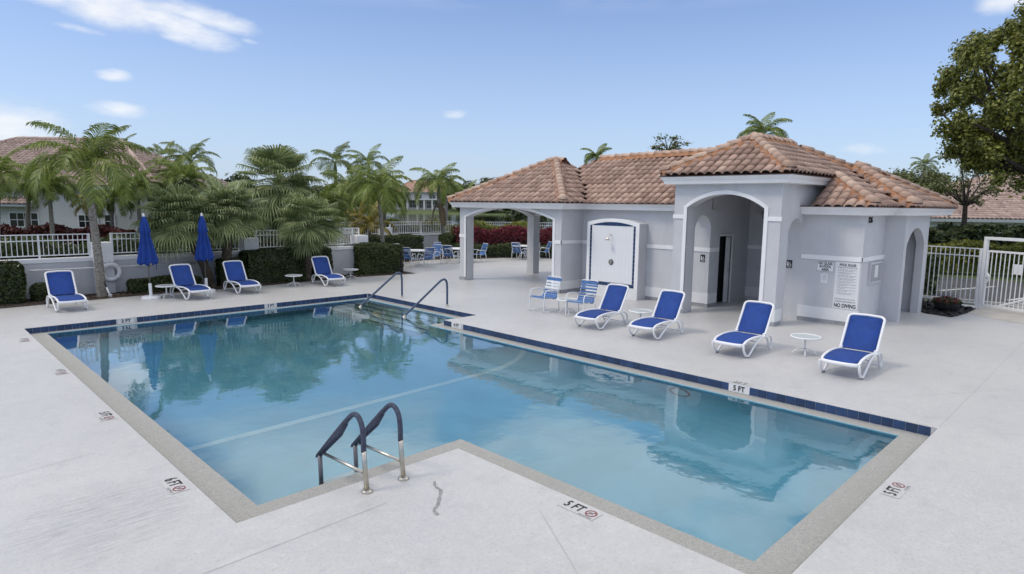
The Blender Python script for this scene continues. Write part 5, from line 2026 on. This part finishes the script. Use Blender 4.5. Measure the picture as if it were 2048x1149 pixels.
def feather_palm(label, base, top, crown=16, L=2.0, r0=.13, r1=.085, seed=0, shaft=.7, mat='frond', yellow=0, dead=0, lw=.5, spread=1.0, name='feather_palm', upmost=1.35, group='feather palms'):
    rg = random.Random(seed)
    t = thing(name, label, 'palm tree', (base[0], base[1], 0), 0, group)
    tp = Vector((top[0] - base[0], top[1] - base[1], top[2]))
    pts = [Vector((0, 0, -.05)), Vector((tp.x * .15, tp.y * .15, tp.z * .33)), Vector((tp.x * .5, tp.y * .5, tp.z * .66)), tp]
    pp = smooth_path(pts, 14)
    n_ = len(pp)
    rr = [(r0 * 1.35 if i == 0 else r0 + (r1 - r0) * i / n_) * (1 + (.05 if i % 2 else -.04)) for i in range(n_)]
    MB().tube(pp, rr, 12).build('trunk', M['trunk'], t, smooth=True)
    if shaft:
        sp2 = [tp, tp + Vector((0, 0, shaft * .3)), tp + Vector((0, 0, shaft * .75)), tp + Vector((0, 0, shaft * 1.1))]
        MB().tube(sp2, [r1 * 1.05, r1 * 1.2, r1 * .8, r1 * .35], 12).build('crownshaft', M['shaft'], t, smooth=True)
    for k in range(crown):
        e = k / max(1, crown - 1)
        a0 = upmost - 1.15 * e * spread
        var = k % 4
        a0q = round(a0 / .2) * .2
        a1 = a0q - round((1.15 + 1.0 * min(1, e * 2.2)) / .35) * .35 - .1 * var
        mt = mat
        if k >= crown - yellow:
            mt = 'frondyellow'
        fm = frond_mesh(('fe', a0q, round(a1, 2), var, L, lw), lambda: feather_frond(L, a0q, a1, lw, droop=.95, seed=var + int(a0q * 10)), mt)
        o_ = mk('frond', fm, None, t, tp + Vector((0, 0, shaft * .95 if shaft else 0)))
        o_.rotation_euler = (rg.uniform(-.15, .15), rg.uniform(-.1, .1), k * 2.399963 + rg.uniform(-.2, .2))
        s_ = rg.uniform(.88, 1.08)
        o_.scale = (s_, s_, s_)
    for k in range(dead):
        fm = frond_mesh(('dead', L, lw), lambda: feather_frond(L * .8, -1.1, -1.6, lw * .6, seed=9), 'frondbrown')
        o_ = mk('dead_frond', fm, None, t, tp + Vector((0, 0, -.05)))
        o_.rotation_euler = (0, 0, rg.uniform(0, 6.28))
    return t


def fan_palm(label, base, top, leaves=26, pet=.75, rad=.8, r0=.16, r1=.14, seed=0, mat='fan', name='fan_palm', lowest=-1.15, droop=.8):
    rg = random.Random(seed)
    t = thing(name, label, 'palm tree', (base[0], base[1], 0), 0, 'fan palms')
    tp = Vector((top[0] - base[0], top[1] - base[1], top[2]))
    pts = [Vector((0, 0, -.05)), Vector((tp.x * .3, tp.y * .3, tp.z * .4)), Vector((tp.x * .75, tp.y * .75, tp.z * .75)), tp]
    pp = smooth_path(pts, 9)
    n_ = len(pp)
    rr = [(r0 + (r1 - r0) * i / n_) * rg.uniform(.86, 1.14) for i in range(n_)]
    tr = MB().tube(pp, rr, 12)
    # old leaf boots
    for k in range(46):
        f = rg.uniform(.15, 1)
        p = pp[int(f * (n_ - 1))]
        a = rg.uniform(0, 2 * PI)
        d = Vector((math.cos(a), math.sin(a), 0))
        s_ = Vector((-d.y, d.x, 0)) * .035
        q = p + d * r0 * .85
        tr.add([q - s_, q + s_, q + d * .06 + s_ * .6 + Vector((0, 0, .12)), q + d * .06 - s_ * .6 + Vector((0, 0, .12))], [(0, 1, 2, 3)])
    tr.build('trunk', M['fantrunk'], t, smooth=False, fix=False)
    for k in range(leaves):
        e = (k + .5) / leaves
        a0 = 1.45 - (1.45 - lowest) * e ** .95
        a0q = round(a0 / .25) * .25
        var = k % 3
        fm = frond_mesh(('fan', a0q, var, pet, rad), lambda: fan_leaf(pet, rad, a0q, droop, var * 7 + int(a0q * 8)), mat)
        o_ = mk('frond', fm, None, t, tp + Vector((0, 0, rg.uniform(-.1, .1))))
        o_.rotation_euler = (rg.uniform(-.2, .2), rg.uniform(-.12, .12), k * 2.399963 + rg.uniform(-.25, .25))
        s_ = rg.uniform(.85, 1.1)
        o_.scale = (s_, s_, s_)
    return t


# palms in the pool beds
feather_palm('slender ringed trunk palm in front of the life ring pillar', (4.66, 22.75), (4.55, 22.85, 3.05), 18, 2.1, .135, .10, 1, .85, lw=.66, name='ringed_palm', upmost=1.45)
fan_palm('leaning fan palm with dark trunk between the two umbrellas', (8.02, 22.95), (7.10, 23.1, 2.32), 44, .74, .80, .15, .16, 2, lowest=-.65)
fan_palm('fan palm with thick dark trunk right of the second umbrella', (8.42, 22.85), (8.75, 22.95, 2.48), 42, .70, .78, .15, .16, 3, lowest=-.6)
fan_palm('fan palm with hanging skirt beside the tall box hedge', (11.42, 22.6), (11.60, 22.7, 2.25), 44, .72, .78, .14, .14, 4, lowest=-1.0)
feather_palm('slim palm rising behind the hedge block at the mulch corner', (16.12, 24.55), (15.98, 24.6, 2.95), 20, 1.9, .10, .075, 5, .7, lw=.55, name='slim_palm')
feather_palm('palm with hanging dead fronds left of the pavilion', (23.55, 29.4), (23.2, 29.5, 3.3), 18, 1.95, .14, .10, 6, .8, dead=5, lw=.55, name='slim_palm')
# taller palms behind the fence
fan_palm('tall dense fan palm towering behind the second pillar', (12.35, 26.9), (12.35, 26.9, 3.75), 44, 1.15, 1.1, .2, .18, 7)
fan_palm('lower fan palm filling the gap behind the tall one', (13.3, 27.6), (13.3, 27.6, 2.9), 26, 1.05, .95, .2, .18, 8)
fan_palm('broad fan palm behind the picket fence at the fourth lounger', (10.6, 27.4), (10.6, 27.4, 2.5), 20, 1.1, .95, .2, .18, 9)
feather_palm('arching palm far behind the picket fence near the lake', uv(-12.7, 46)[:2], (*uv(-12.7, 46)[:2], 5.0), 14, 2.2, .16, .12, 10, .8, lw=.6)
feather_palm('second arching palm near the lake, left of the slim palm', uv(-11.4, 50)[:2], (*uv(-11.2, 50)[:2], 5.2), 14, 2.2, .16, .12, 11, .8, lw=.6)
feather_palm('feathery palm far behind the leaning fan palm', uv(-20.0, 40)[:2], (*uv(-20.0, 40)[:2], 4.9), 16, 2.2, .16, .12, 12, .5, lw=.5)
feather_palm('low feathery palm between left house and fan palms', uv(-21.5, 41)[:2], (*uv(-21.5, 41)[:2], 4.2), 14, 2.0, .16, .12, 13, .5, lw=.5)
feather_palm('dark palm at the left picture edge', uv(-25.2, 31)[:2], (*uv(-24.9, 31)[:2], 3.4), 16, 2.0, .13, .10, 14, .6, lw=.55)
feather_palm('second dark palm at the left edge before the house', uv(-26.0, 34)[:2], (*uv(-25.7, 34)[:2], 3.4), 16, 2.0, .13, .10, 15, .6, lw=.55)
feather_palm('young yellow green palm before the left house wall', uv(-23.8, 36)[:2], (*uv(-23.7, 36)[:2], 2.1), 12, 1.3, .09, .08, 16, .5, mat='frondyellow', lw=.4)
feather_palm('small palm with thick neck before the left house', uv(-22.4, 35.5)[:2], (*uv(-22.3, 35.5)[:2], 2.3), 14, 1.5, .10, .09, 17, .6, lw=.42)
fan_palm('small fan palm crown above the left house roof', uv(-27.0, 50)[:2], (*uv(-27.0, 50)[:2], 6.0), 18, 1.0, .9, .2, .18, 18)
feather_palm('palm crown rising behind the left house ridge', uv(-30.5, 50)[:2], (*uv(-30.5, 50)[:2], 6.1), 16, 2.0, .16, .12, 19, .6, lw=.5)
for k, (u_, v_, h_, lab, nm) in enumerate(((-10.6, 30.5, 1.1, 'yellowing areca palm clump behind the second pillar', 'areca_palm'), (-9.2, 31.5, 1.3, 'yellow green areca clump behind the box hedge', 'areca_palm'), (-8.6, 36, 1.8, 'yellow fronded palm by the lake path', 'areca_palm'), (-12.2, 30.0, 1.0, 'low yellowish areca clump behind the fan palm trunks', 'areca_palm'), (-7.5, 33.5, 1.6, 'golden areca palm left of the slim palm', 'areca_palm'))):
    p = uv(u_, v_)
    feather_palm(lab, p[:2], (p[0], p[1], h_), 15, 1.7, .10, .08, 30 + k, 0, mat='frond' if k % 2 else 'frondyellow', yellow=6, lw=.42, name=nm, upmost=1.5, group='areca palms')
for k, (u_, v_, h_, lab) in enumerate(((-6.4, 62, 6.2, 'thin palm on the lake shore left of the far house'), (-4.6, 66, 5.2, 'thin palm on the lake shore before the far house'), (-12.2, 58, 5.0, 'thin palm on the lake shore behind the corner pillar'))):
    p = uv(u_, v_)
    feather_palm(lab, p[:2], (p[0], p[1], h_ * .62), 14, 2.0, .2, .16, 40 + k, .6, lw=.5)
feather_palm('palm crown rising behind the portico roof', (32.05, 14.4), (32.05, 14.4, 6.1), 15, 1.75, .14, .10, 45, .5, lw=.5, upmost=1.45)
feather_palm('palm tip just above the main roof ridge', (36.58, 28.35), (36.58, 28.35, 5.9), 12, 1.4, .14, .10, 46, .4, lw=.4)
feather_palm('tiny far palm left of the big tree', (82.6, 18.4), (82.6, 18.4, 7.4), 14, 2.0, .2, .15, 47, .4, lw=.5)
feather_palm('far palm crown behind the right house ridge', uv(42, 58)[:2], (*uv(42, 58)[:2], 6.8), 14, 2.2, .2, .15, 48, .4, lw=.5)


for k, (u_, v_, h_, L_, lab) in enumerate(((-20.8, 35.5, 3.0, 1.9, 'full green palm screening the right end of the left house'), (-19.2, 37.5, 3.5, 2.0, 'green palm just left of the fan palms, behind the fence'), (-23.9, 33.0, 2.9, 1.8, 'green palm before the left house, right of the ringed palm trunk'),
                                            (-8.9, 30.2, 2.2, 1.8, 'bushy green palm behind the corner pillar fence'), (-9.6, 37.5, 3.1, 2.0, 'full green palm between the tall fan palm and the arching palms'), (-7.7, 38.5, 2.7, 1.9, 'green palm behind the slim palm by the lake path'), (-26.6, 30.0, 2.7, 1.9, 'full dark palm leaning in from the left picture edge'))):
    p = uv(u_, v_)
    feather_palm(lab, p[:2], (p[0], p[1], h_), 22, L_, .12, .09, 80 + k, .5, lw=.55, upmost=1.45)


# ---- broadleaf trees
def tree(name, label, base, crown_c, radii, leaves, size, mat, seed, blobs=26, trunk_r=.2, cat='tree', group=None, limbs=9, blob_r=.30, fill=.55, aspect=.6, sparse=False):
    rg = np.random.default_rng(seed)
    t = thing(name, label, cat, (base[0], base[1], 0), 0, group)
    b3 = np.array([base[0], base[1], 0.0])
    C = np.array(crown_c) - b3
    Rr = np.array(radii)
    ctr = []
    for k in range(blobs):
        u = rg.normal(size=3)
        u /= np.linalg.norm(u)
        ctr.append(C + u * Rr * rg.uniform(.35, .95) ** .6)
    ctr = np.array(ctr)
    mb = MB()
    per = leaves // blobs
    for c in ctr:
        r_ = Rr * blob_r * rg.uniform(.7, 1.3)
        u = rg.normal(size=(per, 3))
        u /= np.linalg.norm(u, axis=1)[:, None]
        rad = rg.uniform(fill, 1.05, (per, 1))
        lump = 1 + .22 * np.sin(u[:, :1] * 6 + c[0]) * np.sin(u[:, 1:2] * 7 + c[1])
        P = c + u * r_ * rad * lump
        N_ = u + np.array([0, 0, .5])
        leaf_quads(mb, P, N_, size, rg, aspect=aspect, tilt=.6)
    mb.build('crown', M[mat], t, fix=False, rnd=True)
    tb_ = MB()
    top = C - np.array([0, 0, Rr[2] * .3])
    fork = Vector((C[0] * .4, C[1] * .4, max(C[2] - Rr[2] * .8, C[2] * .35)))
    tb_.tube(smooth_path([(0, 0, -.1), (fork.x * .4, fork.y * .4, fork.z * .5), fork], 5), [trunk_r * (1.3 - .5 * i / 10) for i in range(11)], 10)
    for k in range(min(limbs, blobs)):
        c = Vector(ctr[k].tolist())
        mid = fork.lerp(c, .5) + Vector(rg.normal(0, .12, 3).tolist()) * float(Rr[2]) * .5
        pp_ = smooth_path([fork, mid, c], 4)
        m = len(pp_)
        tb_.tube(pp_, [trunk_r * .55 * (1 - .85 * i / (m - 1)) for i in range(m)], 6)
        if sparse:
            for q in range(4):
                e = c + Vector(rg.normal(0, 1, 3).tolist()) * float(Rr[2]) * .3
                tb_.tube([mid.lerp(c, .5), e], [trunk_r * .14, trunk_r * .05], 4)
    tb_.build('trunk', M['bark'], t, smooth=True, fix=False)
    return t


# the big tree at the right edge
tree('shade_tree', 'big broad leaved olive green tree filling the upper right corner', (34.6, 3.2), (33.5, 4.1, 7.9), (3.7, 3.4, 4.1), 60000, .078, 'tree', 51, blobs=190, trunk_r=.28, limbs=60, blob_r=.115, fill=.15, aspect=.62)
tree('branchy_tree', 'thin many stemmed tree with pale leaves before the right house', (40.2, 6.9), (40.3, 7.1, 4.3), (1.9, 1.9, 1.3), 1300, .075, 'sparse', 52, blobs=22, trunk_r=.13, limbs=18, blob_r=.35, fill=.1, sparse=True)
tree('branchy_tree', 'leaning thin stemmed tree beside the pool house eave', (38.5, 9.3), (38.3, 9.3, 4.2), (1.6, 1.6, 1.0), 1300, .075, 'sparse', 53, blobs=18, trunk_r=.10, limbs=14, blob_r=.4, fill=.1, sparse=True)
tree('twiggy_tree', 'nearly bare tree top showing above the main ridge', (35.7, 22.1), (35.7, 22.1, 6.9), (1.3, 1.3, .55), 700, .07, 'sparse', 54, blobs=16, trunk_r=.09, limbs=14, blob_r=.4, fill=.1, sparse=True)
bgt = [((67.0, 19.5), (67, 19.5, 4.6), (4.5, 4.5, 2.1), 'round green tree behind the right roof slope'),
       ((62.0, 15.2), (62, 15.2, 4.2), (3.6, 3.6, 2.4), 'green tree left of the tiny far palm'),
       ((55.0, 12.2), (55, 12.2, 3.6), (2.8, 2.8, 1.6), 'low tree over the roof corner of the pool house'),
       ((75.0, 27.5), (75, 27.5, 4.6), (4, 4, 2.2), 'tree top peeping over the long right hip')]
for k, (b_, c_, r_, lab) in enumerate(bgt):
    tree('background_tree', lab, b_, c_, r_, 3400, .17, 'sparse', 60 + k, blobs=34, blob_r=.22, fill=.2, trunk_r=.22, limbs=8, group='trees behind the roofs')
for k, (u_, v_, h_, rr_, lab) in enumerate(((-25, 84, 5.0, 6, 'dark tree mass behind the leaning fan palm'), 
                                            (-33, 72, 5.5, 6, 'dark tree behind the left house hip'), (-6.0, 190, 7.5, 9, 'tree beside the far lake house'), (-14.0, 196, 8.0, 10, 'tree left of the far lake house'), (-24.0, 228, 9.0, 10, 'far shore tree behind the slim palm'), (4.0, 204, 6.5, 9, 'far shore tree behind the pavilion arch'), (14.0, 210, 7.0, 9, 'far shore tree right of the pavilion arch'), (-9.5, 215, 11, 9, 'tall far tree right of the lake house'), (-45, 190, 9, 12, 'far shore tree behind the areca clumps'))):
    p = uv(u_, v_)
    tree('background_tree', lab, p[:2], (p[0], p[1], h_ * .55), (rr_ * .75, rr_ * .75, h_ * .5), 4200, .05 * rr_ + .02, 'bgleaf', 70 + k, blobs=26, trunk_r=.25, limbs=7, group='trees behind the pool')
tree('round_bush', 'round dark bush behind the fence seen under the pavilion arch', (31.5, 30.5), (31.5, 30.5, 1.9), (1.7, 1.7, 1.3), 4500, .13, 'bgleaf', 90, blobs=20, trunk_r=.1, limbs=5, cat='shrub')
tree('round_bush', 'green bush between left house and areca palms', (*uv(-16.8, 33)[:2],), (*uv(-16.8, 33)[:2], 1.7), (1.6, 1.6, 1.3), 4500, .13, 'bgleaf', 91, blobs=20, trunk_r=.1, limbs=5, cat='shrub')
tree('round_bush', 'tall green shrub behind the umbrellas and fence', (*uv(-18.6, 35)[:2],), (*uv(-18.6, 35)[:2], 2.2), (1.8, 1.8, 1.9), 5000, .13, 'bgleaf', 92, blobs=22, trunk_r=.1, limbs=5, cat='shrub')


# ------------------------------------------------------------------ neighbouring houses
def plane_tiles(mb, poly, eave_dir, upd, rg, w=.30, e=.36):
    """cover a planar roof polygon with barrel tiles (joined)"""
    O = Vector(poly[0])
    x = Vector(eave_dir).normalized()
    y = Vector(upd).normalized()
    z = x.cross(y)
    if z.z < 0:
        x = -x
        z = -z
    pts = [((Vector(p) - O).dot(x), (Vector(p) - O).dot(y)) for p in poly]

    def inside(a, b):
        c = False
        for i in range(len(pts)):
            x1, y1 = pts[i]
            x2, y2 = pts[i - 1]
            if (y1 > b) != (y2 > b) and a < (x2 - x1) * (b - y1) / (y2 - y1) + x1:
                c = not c
        return c
    x0, x1 = min(p[0] for p in pts), max(p[0] for p in pts)
    y0, y1 = min(p[1] for p in pts), max(p[1] for p in pts)
    tg = tile_geo(w, e * 1.2, 4)
    a = x0
    while a < x1:
        b = y0
        while b < y1:
            if inside(a + w / 2, b + e / 2):
                o3 = O + x * (a + w / 2) + y * b + z * .012
                mb.add([o3 + x * p[0] + y * p[1] + z * p[2] for p in tg[0]], tg[1], rg.random())
            b += e
        a += w


def hip_house(label, cat, org, ang, x0, x1, y0, y1, zw, ridge, over=.5, tilesides=('f', 'r'), mats=('housewall', 'housetile'), tiles_on=True, name='house'):
    """org on ground, local x right, local y away; ridge=(xa,xb,y,z)"""
    t = thing(name, label, cat, org, ang)
    MB().box(x0, x1, y0, y1, -.1, zw).build('wall', M[mats[0]], t)
    ex0, ex1, ey0, ey1 = x0 - over, x1 + over, y0 - over, y1 + over
    xa, xb, yr, zr_ = ridge
    A, B, C, D = (ex0, ey0, zw), (ex1, ey0, zw), (ex1, ey1, zw), (ex0, ey1, zw)
    P, Q = (xa, yr, zr_), (xb, yr, zr_)
    rf = MB().add([A, B, C, D, P, Q], [(0, 1, 5, 4), (1, 2, 5), (2, 3, 4, 5), (3, 0, 4), (0, 3, 2, 1)]).build('roof', M['underlay'], t, fix=False)
    MB().add([(ex0, ey0 - .02, zw - .18), (ex1, ey0 - .02, zw - .18), (ex1, ey0 - .02, zw + .01), (ex0, ey0 - .02, zw + .01), (ex0, ey0 + .1, zw - .18), (ex1, ey0 + .1, zw - .18), (ex1, ey0 + .1, zw + .01), (ex0, ey0 + .1, zw + .01)],
             [(0, 1, 2, 3), (4, 7, 6, 5), (0, 4, 5, 1), (3, 2, 6, 7), (0, 3, 7, 4), (1, 5, 6, 2)]).build('gutter', M['fascia'], t)
    if tiles_on:
        mb = MB()
        rg = random.Random(int(x0 * 7) + 3)
        V_ = lambda a, b: Vector(b) - Vector(a)
        plane_tiles(mb, [A, B, Q, P], (1, 0, 0), (0, yr - ey0, zr_ - zw), rg)
        plane_tiles(mb, [B, C, Q], (0, 1, 0), (xb - ex1, 0, zr_ - zw), rg)
        plane_tiles(mb, [D, A, P], (0, 1, 0), (xa - ex0, 0, zr_ - zw), rg)
        struct(mb.build('roof_tile_field', M[mats[1]], rf, smooth=True, fix=False, rnd=True), 'stuff')
    cb = MB()
    for (a, b) in ((A, P), (B, Q), (P, Q)):
        a, b = Vector(a), Vector(b)
        n_ = int((b - a).length / .4)
        pp_ = [a.lerp(b, k / n_) for k in range(n_ + 1)]
        cb.tube([p + Vector((0, 0, .05)) for p in pp_], [.12 + .02 * (k % 2) for k in range(n_ + 1)], 8)
    cb.r = [random.Random(i // 16).random() for i in range(len(cb.v))]
    cb.build('ridge_caps', M[mats[1]], rf, smooth=True, rnd=True)
    return t


def house_window(t, x0, x1, z0, z1, y, nx, nz, arch=False):
    w_ = MB().box(x0, x1, y - .02, y + .05, z0, z1).build('window', M['window'], t)
    f = .07
    for a in ((x0 - f, x0, z0 - f, z1 + f), (x1, x1 + f, z0 - f, z1 + f), (x0, x1, z1, z1 + f), (x0, x1, z0 - f, z0)):
        MB().box(a[0], a[1], y - .06, y + .04, a[2], a[3]).build('window_frame', M['white'], w_)
    for k in range(1, nx):
        xx = x0 + (x1 - x0) * k / nx
        MB().box(xx - .018, xx + .018, y - .045, y, z0, z1).build('muntin', M['white'], w_)
    for k in range(1, nz):
        zz = z0 + (z1 - z0) * k / nz
        MB().box(x0, x1, y - .044, y, zz - .018, zz + .018).build('muntin', M['white'], w_)


ANG = math.atan2(-0.7038, 0.7103)
lh = hip_house('white stucco house with pinkish tile roof behind the left fence', 'house', uv(0, 38), ANG, -40, -21.2, 0, 11.5, 3.72, (-33.5, -26.6, 5.75, 6.95))
house_window(lh, -29.95, -28.3, 1.32, 2.10, 0, 4, 2)
house_window(lh, -25.85, -24.75, 1.32, 2.02, 0, 3, 2)
house_window(lh, -24.3, -23.75, 1.3, 2.05, 0, 1, 2)
# small tiled hood over the left window
hd = MB().add([(-31.5, -.9, 2.62), (-28.2, -.9, 2.62), (-28.2, -.02, 2.98), (-31.5, -.02, 2.98), (-31.5, -.9, 2.50), (-28.2, -.9, 2.50), (-28.2, -.02, 2.50), (-31.5, -.02, 2.50)], [(0, 1, 2, 3), (4, 7, 6, 5), (0, 4, 5, 1), (1, 5, 6, 2), (3, 7, 4, 0)]).build('window_hood', M['fascia'], lh)
mb = MB()
plane_tiles(mb, [(-31.5, -.95, 2.62), (-28.2, -.95, 2.62), (-28.6, -.02, 3.0), (-31.5, -.02, 3.0)], (1, 0, 0), (0, .93, .38), random.Random(2))
struct(mb.build('roof_tile_field', M['housetile'], hd, smooth=True, fix=False, rnd=True), 'stuff')

rh = hip_house('low white house with clay tile roof across the drive at right', 'house', uv(0, 41), ANG, 27.0, 52, 0, 15, 2.45, (36.5, 44, 7.5, 5.75), over=.5)
house_window(rh, 31.5, 32.3, 1.22, 2.15, 0, 3, 4)
MB().box(32.55, 33.5, -.12, 0, 0, 2.44).build('pilaster', M['housewall'], rh)
h2 = hip_house('second tile roofed house behind the right house, mostly roof', 'house', uv(0, 60), ANG, 30.5, 48, 0, 12, 2.9, (35, 42, 6, 5.6), over=.4)

fh = hip_house('two storey grey house with clay roof across the lake', 'house', uv(0, 205), ANG, -38, -22.5, 0, 14, 6.6, (-33.5, -27.5, 7, 10.4), over=.9, tiles_on=False, mats=('fhwall', 'housetile') if 'fhwall' in M else ('wall', 'housetile'))
for o in list(COL.objects):
    if o.parent == fh and o.name.startswith('roof'):
        o.data.materials.clear()
        o.data.materials.append(pmat('far clay roof', (0.34, 0.21, 0.16), .85, .2, 1.0))
for (a, b, c, d) in ((-36.5, -34, 1.6, 3.6), (-33, -30.8, 1.6, 3.8), (-29.8, -28.6, 1.5, 3.8), (-27.4, -26.0, 1.5, 3.6), (-25, -23.6, 1.6, 3.6), (-35.8, -33.6, 4.5, 5.7), (-31, -29, 4.5, 5.7), (-26.6, -24.6, 4.5, 5.7)):
    house_window(fh, a, b, c, d, 0, 2, 2)
for x in (-37.6, -33.5, -30.3, -28.1, -25.5, -22.8):
    MB().box(x - .22, x + .22, -1.2, -.7, 0, 4.1).build('porch_column', M['white'], fh)
MB().box(-38, -22.5, -1.3, 0, 4.1, 4.4).build('porch_beam', M['white'], fh)
fh2 = hip_house('long low house on the far shore right of the pavilion column', 'house', uv(0, 215), ANG, -16, 8, 0, 12, 4.4, (-11, 3, 6, 7.6), over=.8, tiles_on=False)
for (a, b) in ((-14, -12), (-9, -7), (-3, -1), (3, 5)):
    house_window(fh2, a, b, 1.6, 3.4, 0, 2, 2)
